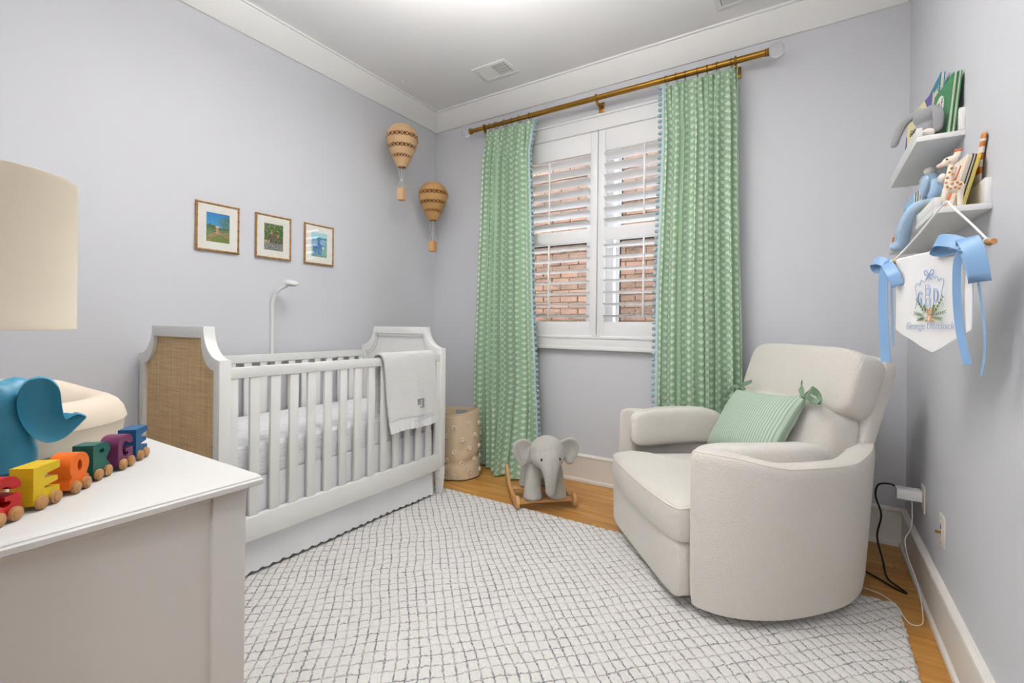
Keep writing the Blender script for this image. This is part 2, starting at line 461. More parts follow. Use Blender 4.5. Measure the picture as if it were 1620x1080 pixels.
def rug_mat():
    m, nt, p = newmat('cream_shag_with_grey_grid')
    uv = N(nt, 'ShaderNodeUVMap', uv_map='UVMap')
    tc = N(nt, 'ShaderNodeTexCoord')
    nz_ = N(nt, 'ShaderNodeTexNoise', i_Scale=70.0, i_Detail=3.0); nt.links.new(tc.outputs['Object'], nz_.inputs['Vector'])
    off = N(nt, 'ShaderNodeVectorMath', operation='SCALE'); off.inputs['Scale'].default_value = 0.36
    sub = N(nt, 'ShaderNodeVectorMath', operation='SUBTRACT'); sub.inputs[1].default_value = (0.5, 0.5, 0.5)
    nt.links.new(nz_.outputs['Color'], sub.inputs[0]); nt.links.new(sub.outputs[0], off.inputs[0])
    ad = N(nt, 'ShaderNodeVectorMath', operation='ADD'); nt.links.new(uv.outputs[0], ad.inputs[0]); nt.links.new(off.outputs[0], ad.inputs[1])
    sx = N(nt, 'ShaderNodeSeparateXYZ'); nt.links.new(ad.outputs[0], sx.inputs[0])
    def line(o, w):
        d = mth(nt, 'ABSOLUTE', mth(nt, 'SUBTRACT', mth(nt, 'FRACT', o), 0.5))
        return mth(nt, 'MULTIPLY', mth(nt, 'SUBTRACT', w, d), 16.0, clamp=True)
    brk = N(nt, 'ShaderNodeTexNoise', i_Scale=16.0, i_Detail=3.0); nt.links.new(tc.outputs['Object'], brk.inputs['Vector'])
    fine = N(nt, 'ShaderNodeTexNoise', i_Scale=170.0, i_Detail=2.0); nt.links.new(tc.outputs['Object'], fine.inputs['Vector'])
    bb = mth(nt, 'MULTIPLY', mth(nt, 'SUBTRACT', brk.outputs[0], 0.34), 4.0, clamp=True)
    ff = mth(nt, 'MULTIPLY', mth(nt, 'SUBTRACT', fine.outputs[0], 0.33), 4.5, clamp=True)
    a = mth(nt, 'MULTIPLY', line(sx.outputs[0], 0.100), mth(nt, 'ADD', mth(nt, 'MULTIPLY', bb, 0.55), 0.45))
    b_ = mth(nt, 'MULTIPLY', line(sx.outputs[1], 0.076), mth(nt, 'ADD', mth(nt, 'MULTIPLY', bb, 0.6), 0.38))
    mask = mth(nt, 'MULTIPLY', mth(nt, 'MAXIMUM', a, b_), mth(nt, 'ADD', mth(nt, 'MULTIPLY', ff, 0.6), 0.4), clamp=True)
    big = N(nt, 'ShaderNodeTexNoise', i_Scale=90.0, i_Detail=4.0); nt.links.new(tc.outputs['Object'], big.inputs['Vector'])
    ground = mix(nt, big.outputs[0], rgb(210, 206, 201), rgb(238, 235, 231))
    nt.links.new(mix(nt, mask, ground, rgb(98, 103, 113)), p.inputs[0])
    p.inputs['Roughness'].default_value = 1.0; p.inputs['Sheen Weight'].default_value = 0.2
    bu = N(nt, 'ShaderNodeBump', i_Strength=0.7, i_Distance=0.006)
    nt.links.new(mth(nt, 'SUBTRACT', big.outputs[0], mth(nt, 'MULTIPLY', mask, 0.5)), bu.inputs['Height']); nt.links.new(bu.outputs[0], p.inputs['Normal'])
    return m
M['rug'] = rug_mat()

def sheet_mat():
    m, nt, p = newmat('white_quilt_with_grey_sketch_print')
    tc = N(nt, 'ShaderNodeTexCoord')
    mp = N(nt, 'ShaderNodeMapping'); mp.inputs['Scale'].default_value = (30, 9, 60); nt.links.new(tc.outputs['Object'], mp.inputs['Vector'])
    no = N(nt, 'ShaderNodeTexNoise', i_Scale=1.0, i_Detail=4.0, i_Distortion=1.2); nt.links.new(mp.outputs[0], no.inputs['Vector'])
    d = mth(nt, 'ABSOLUTE', mth(nt, 'SUBTRACT', no.outputs[0], 0.5))
    ln = mth(nt, 'MULTIPLY', mth(nt, 'SUBTRACT', 0.035, d), 22.0, clamp=True)
    n2 = N(nt, 'ShaderNodeTexNoise', i_Scale=18.0, i_Detail=2.0); nt.links.new(tc.outputs['Object'], n2.inputs['Vector'])
    ln = mth(nt, 'MULTIPLY', ln, mth(nt, 'MULTIPLY', mth(nt, 'SUBTRACT', n2.outputs[0], 0.38), 3.5, clamp=True))
    nt.links.new(mix(nt, mth(nt, 'MULTIPLY', ln, 0.6), rgb(238, 238, 240), rgb(130, 134, 146)), p.inputs[0])
    p.inputs['Roughness'].default_value = 0.95
    bu = N(nt, 'ShaderNodeBump', i_Strength=0.5, i_Distance=0.01); nt.links.new(no.outputs[0], bu.inputs['Height']); nt.links.new(bu.outputs[0], p.inputs['Normal'])
    return m
M['sheet'] = sheet_mat()

def stripe_mat():
    m, nt, p = newmat('green_white_ticking')
    uv = N(nt, 'ShaderNodeUVMap', uv_map='UVMap')
    sx = N(nt, 'ShaderNodeSeparateXYZ'); nt.links.new(uv.outputs[0], sx.inputs[0])
    f = mth(nt, 'FRACT', mth(nt, 'DIVIDE', sx.outputs[0], 0.0155))
    k = mth(nt, 'MULTIPLY', mth(nt, 'SUBTRACT', mth(nt, 'ABSOLUTE', mth(nt, 'SUBTRACT', f, 0.5)), 0.22), 12.0, clamp=True)
    nt.links.new(mix(nt, k, rgb(152, 176, 156), rgb(194, 207, 190)), p.inputs[0])
    p.inputs['Roughness'].default_value = 0.9
    return m
M['stripe'] = stripe_mat()
M['tie'] = smat('green_tie', rgb(126, 152, 124), 0.9, var=(60, 0.2))

def wicker(key, light, dark_):
    m, nt, p = newmat(key)
    uv = N(nt, 'ShaderNodeUVMap', uv_map='UVMap')
    sx = N(nt, 'ShaderNodeSeparateXYZ'); nt.links.new(uv.outputs[0], sx.inputs[0])
    a = mth(nt, 'SINE', mth(nt, 'MULTIPLY', sx.outputs[0], 2 * pi * 56))
    b_ = mth(nt, 'SINE', mth(nt, 'MULTIPLY', sx.outputs[1], 2 * pi * 26))
    h = mth(nt, 'ADD', mth(nt, 'MULTIPLY', a, 0.28), mth(nt, 'ADD', mth(nt, 'MULTIPLY', mth(nt, 'MULTIPLY', a, b_), 0.14), 0.55))
    nt.links.new(mix(nt, h, dark_, light), p.inputs[0]); p.inputs['Roughness'].default_value = 0.6
    bu = N(nt, 'ShaderNodeBump', i_Strength=0.5, i_Distance=0.003); nt.links.new(h, bu.inputs['Height']); nt.links.new(bu.outputs[0], p.inputs['Normal'])
    M[key] = m
wicker('wicker_pale', rgb(232, 196, 154), rgb(196, 150, 104))
wicker('wicker_honey', rgb(214, 172, 112), rgb(172, 124, 66))
M['rattan_dark'] = smat('rattan_inside', rgb(128, 78, 34), 0.7)

def brick_mat():
    m, nt, p = newmat('weathered_brick')
    oi = N(nt, 'ShaderNodeObjectInfo'); tc = N(nt, 'ShaderNodeTexCoord')
    no = N(nt, 'ShaderNodeTexNoise', i_Scale=26.0, i_Detail=5.0); nt.links.new(tc.outputs['Object'], no.inputs['Vector'])
    c1 = mix(nt, oi.outputs['Random'], rgb(142, 102, 80), rgb(84, 60, 48))
    nt.links.new(mix(nt, no.outputs[0], c1, rgb(144, 114, 94)), p.inputs[0]); p.inputs['Roughness'].default_value = 0.95
    return m
M['brick'] = brick_mat()
M['mortar'] = smat('mortar', rgb(172, 150, 130), 0.95, var=(20, 0.2))
M['twig'] = smat('bare_vine', rgb(112, 92, 78), 0.9)
M['twig2'] = smat('dark_vine', rgb(84, 66, 54), 0.9)
def pane():
    m, nt, p = newmat('window_glass')
    out = nt.nodes['Material Output']; nt.nodes.remove(p)
    t = N(nt, 'ShaderNodeBsdfTransparent'); g = N(nt, 'ShaderNodeBsdfGlossy'); g.inputs['Roughness'].default_value = 0.02
    mx = N(nt, 'ShaderNodeMixShader'); mx.inputs[0].default_value = 0.04
    nt.links.new(t.outputs[0], mx.inputs[1]); nt.links.new(g.outputs[0], mx.inputs[2]); nt.links.new(mx.outputs[0], out.inputs[0])
    return m
M['pane'] = pane()
M['picglass'] = M['pane']
def vcol(name, rough=0.6):
    m, nt, p = newmat(name)
    a = N(nt, 'ShaderNodeAttribute', attribute_name='Col')
    nt.links.new(a.outputs['Color'], p.inputs[0]); p.inputs['Roughness'].default_value = rough
    return m
M['print'] = vcol('printed_paper', 0.5)
def picture(w_, h_, nx, ny, fn):
    """a flat print in the local XZ plane (facing -Y): colours given by fn(u, v), a thin card"""
    mb = MB()
    vs, fs, cols = [], [], []
    for j in range(ny + 1):
        for i in range(nx + 1):
            u, v = i / nx, j / ny
            vs.append(((u - 0.5) * w_, 0, (v - 0.5) * h_)); cols.append(fn(u, v))
    for j in range(ny):
        for i in range(nx):
            a = j * (nx + 1) + i
            fs.append((a, a + 1, a + nx + 2, a + nx + 1))
    me = bpy.data.meshes.new('print'); me.from_pydata(vs, [], fs)
    at = me.color_attributes.new('Col', 'FLOAT_COLOR', 'POINT')
    for k, c in enumerate(cols): at.data[k].color = rgb(*c)
    me.materials.append(M['print'])
    return me

# ================================================================== the room
RX, WY, CZ, BY = 3.305, 3.22, 3.02, -0.10      # right wall, window wall, ceiling, rear wall
LX = -0.015                                     # left wall
HB = -1.70                                      # end of the hallway behind the doorway
fl = struct('floor', MB().box(LX - 0.1, RX + 0.1, HB - 0.1, WY + 0.1, -0.06, -0.004), M['gap'])
PW = 0.0832
def add_planks():
    y = WY; r = 0
    cache = {}
    while y > BY + 0.02:
        y0 = max(y - PW, BY)
        x = LX - random.uniform(0.0, 0.5)
        while x < RX:
            L = random.choice((0.55, 0.7, 0.85, 1.0, 1.2, 1.4))
            a, b = max(x, LX), min(x + L, RX)
            if b - a > 0.03:
                key = (round(b - a, 3), round(y - y0, 3))
                if key not in cache:
                    hx, hy = (b - a) / 2 - 0.0006, (y - y0) / 2 - 0.0006
                    cache[key] = MB().box(-hx, hx, -hy, hy, -0.005, 0).mesh('plank', bevel=0.0008, seg=1)
                    cache[key].materials.append(M['oak'])
                o = link('plank', cache[key], fl)
                o.location = ((a + b) / 2, (y + y0) / 2, 0)
            x += L
        y = y0; r += 1
add_planks()
struct('floor_hallway', MB().box(LX, RX, HB, BY, -0.005, 0.0), M['oak'])
struct('ceiling', MB().box(LX - 0.1, RX + 0.1, HB - 0.1, WY + 0.1, CZ, CZ + 0.08), M['ceil'])
struct('wall_left', MB().box(LX - 0.1, LX, HB - 0.1, WY + 0.1, 0, CZ), M['wall'])
struct('wall_right', MB().box(RX, RX + 0.1, HB - 0.1, WY + 0.1, 0, CZ), M['wall'])
DX0, DX1, DZ = 2.20, 3.20, 2.35
struct('wall_rear', MB().box(LX, DX0, BY - 0.1, BY, 0, CZ).box(DX0, DX1, BY - 0.1, BY, DZ, CZ).box(DX1, RX, BY - 0.1, BY, 0, CZ), M['wall'])
struct('wall_hallway', MB().box(LX, RX, HB - 0.1, HB, 0, CZ), M['wall'])
struct('trim_doorway', MB().box(DX0 - 0.08, DX0, BY, BY + 0.018, 0, DZ + 0.08).box(DX0, DX1, BY, BY + 0.018, DZ, DZ + 0.08)
       .box(DX1, DX1 + 0.08, BY, BY + 0.018, 0, DZ + 0.08), M['white'], bevel=0.004)
# window wall with its opening
OX0, OX1, OZ0, OZ1 = 0.76, 2.37, 1.05, 2.60
struct('wall_window', MB().box(LX, OX0, WY, WY + 0.1, 0, CZ).box(OX1, RX, WY, WY + 0.1, 0, CZ)
       .box(OX0, OX1, WY, WY + 0.1, 0, OZ0).box(OX0, OX1, WY, WY + 0.1, OZ1, CZ), M['wall'])

# crown moulding, mitred at the corners
CR = [(0, 2.878), (0.012, 2.878), (0.016, 2.886), (0.094, 3.000), (0.094, 3.006), (0.108, 3.008), (0.108, CZ), (0, CZ)]
def run(prof, wall):
    mb = MB(); n = len(prof)
    a, b = [], []
    for d, z in prof:
        if wall == 'left': a.append((LX + d, BY + d, z)); b.append((LX + d, WY - d, z))
        if wall == 'right': a.append((RX - d, BY + d, z)); b.append((RX - d, WY - d, z))
        if wall == 'window': a.append((LX + d, WY - d, z)); b.append((RX - d, WY - d, z))
        if wall == 'rear': a.append((LX + d, BY + d, z)); b.append((RX - d, BY + d, z))
    return mb.add(a + b, [tuple(range(n)), tuple(range(n, 2 * n))[::-1]] + [(i, (i + 1) % n, n + (i + 1) % n, n + i) for i in range(n)])
for i, k in enumerate(('left', 'window', 'right', 'rear')):
    struct('trim_%d' % (i + 1), run(CR, k), M['white'], angle=20)
BS = [(0, 0), (0.030, 0), (0.030, 0.010), (0.028, 0.018), (0.020, 0.022), (0.018, 0.024), (0.018, 0.178), (0.024, 0.184), (0.022, 0.192), (0.012, 0.200), (0, 0.200)]
for k in ('left', 'window', 'right'):
    struct('baseboard_' + k, run(BS, k), M['base'], angle=20)

# ------------------------------------------------------------------ window, shutters
win = struct('window_1', MB().box(OX0, OX0 + 0.05, WY - 0.03, WY + 0.24, OZ0, OZ1).box(OX1 - 0.05, OX1, WY - 0.03, WY + 0.24, OZ0, OZ1)
             .box(OX0, OX1, WY - 0.03, WY + 0.24, OZ1 - 0.04, OZ1).box(OX0, OX1, WY - 0.03, WY + 0.24, OZ0, OZ0 + 0.03)
             .box(1.43, 1.645, WY + 0.09, WY + 0.24, OZ0, OZ1), M['shutter'], bevel=0.003)
MX = 1.565
ob('window_casing', MB().box(0.70, 0.775, WY - 0.035, WY, 0.999, 2.660).box(2.355, 2.43, WY - 0.035, WY, 0.999, 2.660).box(0.775, 2.355, WY - 0.035, WY, 2.562, 2.660)
   .box(0.692, 2.438, WY - 0.043, WY, 2.6601, 2.676), M['shutter'], win, bevel=0.003)
ob('window_sill', MB().box(0.70, 2.43, WY - 0.040, WY, 0.995, 1.062).box(0.69, 2.44, WY - 0.048, WY, 1.056, 1.074).box(0.69, 2.44, WY - 0.046, WY, 0.972, 0.998), M['shutter'], win, bevel=0.003)
ob('catch', MB().box(MX - 0.03, MX + 0.03, WY - 0.046, WY - 0.03, 1.072, 1.076), M['grey'], win)
for nm, x0, x1, wand in (('left', 0.785, MX - 0.003, 1.19), ('right', MX + 0.003, 2.345, 1.915)):
    la, lb = (x0 + 0.052, x1 - 0.052)
    y0, y1 = WY - 0.030, WY - 0.002
    sh = thing('shutter_panel', 'white louvred shutter panel behind the %s' % ('left curtain with its upper slats tilted' if nm == 'left' else 'right curtain showing the window jamb'), 'shutter', ((x0 + x1) / 2, WY, 1.076), group='window shutters')
    ox, oz = (x0 + x1) / 2, 1.076
    def P(mb): return mb.xf(Matrix.Translation((-ox, -WY, -oz)))
    ob('stile', P(MB().box(x0, la, y0, y1, 1.077, 2.558)), M['shutter'], sh, bevel=0.003)
    ob('stile', P(MB().box(lb, x1, y0, y1, 1.077, 2.558)), M['shutter'], sh, bevel=0.003)
    ob('top_rail', P(MB().box(la, lb, y0, y1, 2.405, 2.558)), M['shutter'], sh, bevel=0.002)
    ob('middle_rail', P(MB().box(la, lb, y0, y1, 1.765, 1.858)), M['shutter'], sh, bevel=0.002)
    ob('bottom_rail', P(MB().box(la, lb, y0, y1, 1.077, 1.178)), M['shutter'], sh, bevel=0.002)
    for z0, z1, n, tilt in ((1.858, 2.405, 7, 24), (1.178, 1.765, 7, 9)):
        me = None
        for i in range(n):
            z = z0 + (z1 - z0) * (i + 0.5) / n
            if me is None:
                pr_ = [(0.043 * cos(a), 0.0052 * sin(a)) for a in [2 * pi * k / 14 for k in range(14)]]
                mb = MB().prism(pr_, 'x', -(lb - la) / 2 + 0.001, (lb - la) / 2 - 0.001)
                me = mb.mesh('louvre', angle=60); me.materials.append(M['shutter'])
            o = link('louvre', me, sh)
            o.location = ((la + lb) / 2 - ox, (y0 + y1) / 2 - WY, z - oz)
            o.rotation_euler = (radians(-tilt), 0, 0)
        t0, t1 = (z0 + 0.05, z1 - 0.02) if z0 > 1.5 else (z0 + 0.03, z1 + 0.0)
        if z0 < 1.5: t1 = 1.755
        rod = ob('tilt_rod', P(MB().box(wand - 0.006, wand + 0.006, y0 - 0.040, y0 - 0.028, t0, t1)), M['shutter'], sh, bevel=0.002)
# sashes and glass
for i, (x0, x1) in enumerate(((0.81, 1.445), (1.64, 2.33))):
    y = WY + 0.15
    for z0, z1, yy in ((1.80, 2.56, y + 0.03), (1.08, 1.835, y)):
        s_ = ob('sash', MB().box(x0, x0 + 0.03, yy, yy + 0.03, z0, z1).box(x1 - 0.03, x1, yy, yy + 0.03, z0, z1).box(x0, x1, yy, yy + 0.03, z1 - 0.045, z1).box(x0, x1, yy, yy + 0.03, z0, z0 + 0.055), M['shutter'], win, bevel=0.002)
        gx0, gx1, gz0, gz1 = x0 + 0.03, x1 - 0.03, z0 + 0.055, z1 - 0.045
        ob('gasket', MB().box(gx0, gx0 + 0.007, yy + 0.002, yy + 0.012, gz0, gz1).box(gx1 - 0.007, gx1, yy + 0.002, yy + 0.012, gz0, gz1).box(gx0, gx1, yy + 0.002, yy + 0.012, gz1 - 0.009, gz1), M['dark'], s_)
        ob('pane', MB().box(gx0, gx1, yy + 0.014, yy + 0.018, gz0, gz1), M['pane'], s_)

# ------------------------------------------------------------------ neighbouring brick wall outside
BYW = 4.75
bw = ob('brick_wall', MB().box(-2.2, 3.4, BYW + 0.012, BYW + 0.25, -0.5, 4.6), M['mortar'], label='weathered brick wall of the neighbouring house seen through the shutters', cat='wall')
bme = MB().box(-0.102, 0.102, -0.012, 0.02, -0.029, 0.029).mesh('brick', bevel=0.004, seg=1); bme.materials.append(M['brick'])
cand = []
for r in range(0, 54):
    z = 0.62 + r * 0.0685
    for c in range(-14, 16):
        x = c * 0.214 + (0.107 if r % 2 else 0) + 0.6
        cand.append((abs(x - 0.62) / 1.6 + abs(z - 2.05) / 1.5, x, z))
cand.sort()
rest = MB()
for i, (d_, x, z) in enumerate(cand):
    j = (random.uniform(-0.004, 0.004), random.uniform(-0.006, 0.004), random.uniform(-0.003, 0.003))
    if i < 300:
        o = link('brick', bme, bw); o.location = (x + j[0], BYW + j[1], z + j[2]); o.rotation_euler = (0, 0, random.uniform(-0.02, 0.02))
    else:
        rest.box(x - 0.102, x + 0.102, BYW - 0.012, BYW + 0.02, z - 0.029, z + 0.029)
ob('brick_courses', rest, M['brick'], bw, smooth=False, kind='stuff')
vine = MB()
for i in range(260):
    x, z = random.uniform(-1.2, 2.3), random.uniform(0.6, 3.0)
    a = random.uniform(-0.5, 0.5) + (pi if random.random() < 0.4 else 0)
    p, pts, rr = Vector((x, BYW - 0.04, z)), [], []
    L = random.randint(8, 16)
    for k in range(L):
        pts.append(p.copy()); rr.append(0.0045 * (1 - k / L) + 0.0016)
        a += random.uniform(-0.35, 0.35)
        p = p + Vector((cos(a) * 0.07, random.uniform(-0.02, 0.02), sin(a) * 0.07))
        p.y = min(BYW - 0.026, max(BYW - 0.10, p.y))
    vine.tube(pts, rr, 4)
ob('climbing_vine', vine, M['twig'], label='bare climbing vine twigs clinging to the brick wall outside', cat='vine', kind='stuff')

# ------------------------------------------------------------------ ceiling: invented lamp added out of frame, registers, hooks
cl = thing('added_bowl_lamp', 'invented white bowl lamp added out of view to hold the uplight', 'ceiling lamp', (1.80, 1.24, CZ))
ob('canopy', MB().lathe([(0.0, 0), (0.065, 0), (0.065, -0.012), (0.02, -0.03), (0.008, -0.035), (0.008, -0.42), (0.0, -0.42)], 32), M['brass'], cl)
ob('bowl', MB().lathe([(0.0, -0.518), (0.16, -0.516), (0.205, -0.495), (0.225, -0.460), (0.235, -0.420), (0.230, -0.420), (0.220, -0.458), (0.20, -0.488), (0.155, -0.508), (0.0, -0.510)], 48), M['white'], cl)
def emis(name, col, st):
    m, nt, p = newmat(name)
    p.inputs['Base Color'].default_value = col; p.inputs['Emission Color'].default_value = col; p.inputs['Emission Strength'].default_value = st
    return m
ob('bulb', MB().sphere((0, 0, -0.470), 0.020, 16, 10), emis('added_lamp_glow', (1, 0.97, 0.93, 1), 6.0), cl)  # glowing part of the invented bowl lamp
def register(name, label, c, wx, wy):
    t = thing(name, label, 'vent', (c[0], c[1], CZ), group='ceiling registers')
    ob('frame', MB().ring([(-wx, -wy), (wx, -wy), (wx, wy), (-wx, wy)], [(-wx + 0.03, -wy + 0.03), (wx - 0.03, -wy + 0.03), (wx - 0.03, wy - 0.03), (-wx + 0.03, wy - 0.03)], 'z', -0.007, 0.0), M['white'], t, bevel=0.002)
    ob('duct', MB().box(-wx + 0.03, wx - 0.03, -wy + 0.03, wy - 0.03, -0.0012, 0.0), M['black'], t)
    ob('divider', MB().box(0.0, 0.006, -wy + 0.03, wy - 0.03, -0.007, -0.001), M['white'], t)
    n = 11
    for side in (0, 1):
        for i in range(n):
            x = (-wx + 0.034 + (wx - 0.036) * i / n) if side == 0 else (0.010 + (wx - 0.042) * i / n)
            tilt = 0.0045 if side == 0 else -0.002
            ob('vane', MB().add([(x, -wy + 0.03, -0.006), (x + 0.0085 if side == 0 else x + 0.0018, -wy + 0.03, -0.002), (x + 0.0085 if side == 0 else x + 0.0018, wy - 0.03, -0.002), (x, wy - 0.03, -0.006),
                               (x, -wy + 0.03, -0.0072), (x + 0.0085 if side == 0 else x + 0.0018, -wy + 0.03, -0.0032), (x + 0.0085 if side == 0 else x + 0.0018, wy - 0.03, -0.0032), (x, wy - 0.03, -0.0072)],
                              [(0, 1, 2, 3), (7, 6, 5, 4), (0, 4, 5, 1), (1, 5, 6, 2), (2, 6, 7, 3), (3, 7, 4, 0)]), M['white'], t, smooth=False)
    for k in range(4):
        y = -wy + 0.03 + (2 * wy - 0.06) * (k + 0.5) / 4
        ob('cross_bar', MB().box(0.008, wx - 0.03, y - 0.0015, y + 0.0015, -0.0062, -0.003), M['white'], t)
register('ceiling_register', 'white ceiling air register nearest the curtain rod middle', (0.898, 2.835), 0.146, 0.098)
register('ceiling_register', 'white ceiling air register cut off by the top of the picture', (2.52, 2.895), 0.13, 0.085)
for x, y, lab in ((0.197, 2.594, 'small ceiling hook above the pale wicker balloon'), (0.197, 2.954, 'small ceiling hook above the honey coloured wicker balloon')):
    ob('ceiling_hook', MB().lathe([(0.012, 0), (0.012, -0.004), (0.004, -0.006), (0.003, -0.014), (0.0, -0.015)], 12, (x, y, CZ)), M['white'], label=lab, cat='hook', group='ceiling hooks')

# ================================================================== rug
RGX0, RGX1, RGY0, RGY1 = 0.42, 3.19, 0.52, 2.51
def rug():
    nx, ny = 300, 216
    mb = MB()
    q = sqrt(0.5)
    def warp(x, y):
        a, b = (x + y) * q, (y - x) * q
        a += 0.020 * nz(x * 2.1, y * 2.1, 1.0) + 0.010 * nz(x * 6, y * 6, 2.0)
        b += 0.024 * nz(x * 2.3, y * 2.3, 5.0) + 0.012 * nz(x * 6, y * 6, 7.0)
        return a / 0.0375, b / 0.0480
    def fn(u, v):
        x = RGX0 + (RGX1 - RGX0) * u; y = RGY0 + (RGY1 - RGY0) * v
        if u in (0, 1): x += 0.005 * nz(y * 30, 3.3) + 0.002 * sin(y * 160)
        if v in (0, 1): y += 0.005 * nz(x * 30, 8.3) + 0.002 * sin(x * 160)
        a, b = warp(x, y)
        da, db = abs((a % 1) - 0.5), abs((b % 1) - 0.5)
        g = max(0, 1 - da / 0.2) * 0.8 + max(0, 1 - db / 0.16) * 0.7
        z = 0.0155 - 0.0035 * min(1, g) + 0.0015 * nz(x * 40, y * 40)
        if u in (0, 1) or v in (0, 1): z = 0.006
        return (x, y, z)
    mb.grid(fn, nx, ny, uvf=lambda u, v: warp(RGX0 + (RGX1 - RGX0) * u, RGY0 + (RGY1 - RGY0) * v))
    n = nx + 1
    # skirt down to the floor
    rim = [i for i in range(n)] + [n * j + nx for j in range(1, ny + 1)] + [n * ny + i for i in range(nx - 1, -1, -1)] + [n * j for j in range(ny - 1, 0, -1)]
    b0 = len(mb.v)
    for i in rim:
        p = mb.v[i]; mb.v.append((p[0], p[1], 0.0005)); mb.uv.append(mb.uv[i])
    m = len(rim)
    for k in range(m):
        l = (k + 1) % m
        mb.f.append((rim[k], rim[l], b0 + l, b0 + k))
    return mb
ob('area_rug', rug(), M['rug'], angle=180, label='cream shag area rug with a wavy grey grid', cat='rug')

# ================================================================== crib
CX0, CX1, CY0, CY1 = 0.010, 0.810, 0.990, 2.420
PT = 0.047
crib = thing('crib', 'white crib with scalloped ends and a woven cane end panel', 'crib', ((CX0 + CX1) / 2, (CY0 + CY1) / 2, 0.016))
CO = Vector(((CX0 + CX1) / 2, (CY0 + CY1) / 2, 0.016))
def CP(mb): return mb.xf(Matrix.Translation(-CO))
def end_outline(ins, zb):
    """outline of an end panel, inset by ins"""
    zt, b, a = 1.128 - ins, 0.140 - 0.1 * ins, 0.142 - 0.55 * ins
    n = 12
    L = [(CX0 + ins + a * sin(pi / 2 * i / n), zt - b * cos(pi / 2 * i / n)) for i in range(n + 1)]
    R = [(CX0 + CX1 - x, z) for x, z in reversed(L)]
    return [(CX0 + ins, zb)] + L + R + [(CX1 - ins, zb)]
for near in (True, False):
    y0 = CY0 if near else CY1 - PT
    y1 = y0 + PT
    ob('end_frame', CP(MB().ring(end_outline(0, 0.20), end_outline(0.050, 0.30), 'y', y0, y1)), M['crib'], crib, bevel=0.002, angle=25)
    if near:
        ob('cane_panel', CP(MB().prism(end_outline(0.049, 0.299), 'y', y0 + 0.016, y0 + 0.022)), M['cane'], crib, angle=25, label='woven natural cane panel')
        ob('end_panel', CP(MB().prism(end_outline(0.049, 0.299), 'y', y0 + 0.023, y1 - 0.012)), M['crib'], crib, angle=25)
    else:
        ob('end_panel', CP(MB().prism(end_outline(0.049, 0.299), 'y', y0 + 0.018, y1 - 0.010)), M['crib'], crib, angle=25)
        ob('moulding', CP(MB().ring(end_outline(0.050, 0.30), end_outline(0.066, 0.32), 'y', y0 + 0.006, y0 + 0.019)), M['crib'], crib, bevel=0.003, angle=25)
    for x0, x1 in ((CX0, CX0 + 0.05), (CX1 - 0.05, CX1)):
        xc, yc = (x0 + x1) / 2, (y0 + y1) / 2
        def sq(h, z, k=1.0): return [(xc - h * k, yc - h * k, z), (xc + h * k, yc - h * k, z), (xc + h * k, yc + h * k, z), (xc - h * k, yc + h * k, z)]
        lv = [(0.0235, 0.2), (0.0235, 0.137), (0.0205, 0.134), (0.0205, 0.129), (0.0235, 0.126), (0.0235, 0.117), (0.0205, 0.114), (0.0220, 0.108), (0.0150, 0.018)]
        vs, fs = [], []
        for h, z in lv: vs += sq(h, z)
        for k in range(len(lv) - 1):
            for i in range(4):
                j = (i + 1) % 4
                fs.append((k * 4 + i, k * 4 + j, k * 4 + 4 + j, k * 4 + 4 + i))
        fs += [(0, 1, 2, 3), tuple(range(len(vs) - 4, len(vs)))[::-1]]
        ob('leg', CP(MB().add(vs, fs)), M['crib'], crib, angle=20)
YA, YB = CY0 + PT, CY1 - PT
for front in (True, False):
    xa, xb = (CX1 - 0.034, CX1 - 0.006) if front else (CX0 + 0.004, CX0 + 0.032)
    ob('top_rail', CP(MB().box(xa, xb, YA, YB, 0.906, 0.953)), M['crib'], crib, bevel=0.003)
    ob('bottom_rail', CP(MB().box(xa, xb + (0.005 if front else 0), YA, YB, 0.186, 0.292)), M['crib'], crib, bevel=0.003)
    for y in (YA, YB - 0.036):
        ob('stile', CP(MB().box(xa + 0.004, xb - 0.004, y, y + 0.036, 0.292, 0.906)), M['crib'], crib, bevel=0.002)
    me = MB().box(-0.009, 0.009, -0.022, 0.022, 0.292 - 0.6, 0.906 - 0.6).mesh('slat', bevel=0.003); me.materials.append(M['crib'])
    for i in range(13):
        o = link('slat', me, crib)
        o.location = Vector(((xa + xb) / 2, 1.147 + 0.0939 * i, 0.6)) - CO
ob('mattress_support', CP(MB().box(CX0 + 0.04, CX1 - 0.075, YA + 0.004, YB - 0.004, 0.396, 0.423)), M['crib'], crib)
for (x, z) in ((CX0 + 0.058, 0.90), (CX0 + 0.088, 0.985), (CX0 + 0.118, 1.03)):
    ob('screw', CP(MB().sphere((x, CY1 - PT + 0.004, z), 0.0035, 8, 6)), M['grey'], crib)

def mattress():
    X0, X1, Y0, Y1, Z0, Z1 = CX0 + 0.045, CX1 - 0.050, YA + 0.006, YB - 0.006, 0.424, 0.606
    mb = MB()
    c = Vector(((X0 + X1) / 2, (Y0 + Y1) / 2, (Z0 + Z1) / 2))
    mb.sphere(c, ((X1 - X0) / 2, (Y1 - Y0) / 2, (Z1 - Z0) / 2), 160, 48, 0.22, 0.10)
    vs = []
    for p in mb.v:
        dz = 0.006 * nz(p[0] * 14, p[1] * 9, p[2] * 16) + 0.003 * nz(p[0] * 40, p[1] * 30, p[2] * 40)
        k = 1 if p[2] > c.z - 0.06 else 0
        vs.append((min(X1, max(X0, p[0] + (dz * k if p[0] < c.x + 0.3 else dz * 0.5 * k))), p[1], p[2] + dz * k))
    mb.v = vs
    return mb
ob('crib_mattress', mattress(), M['sheet'], angle=180, label='crib mattress in a crumpled white sheet with a grey sketch print', cat='mattress')

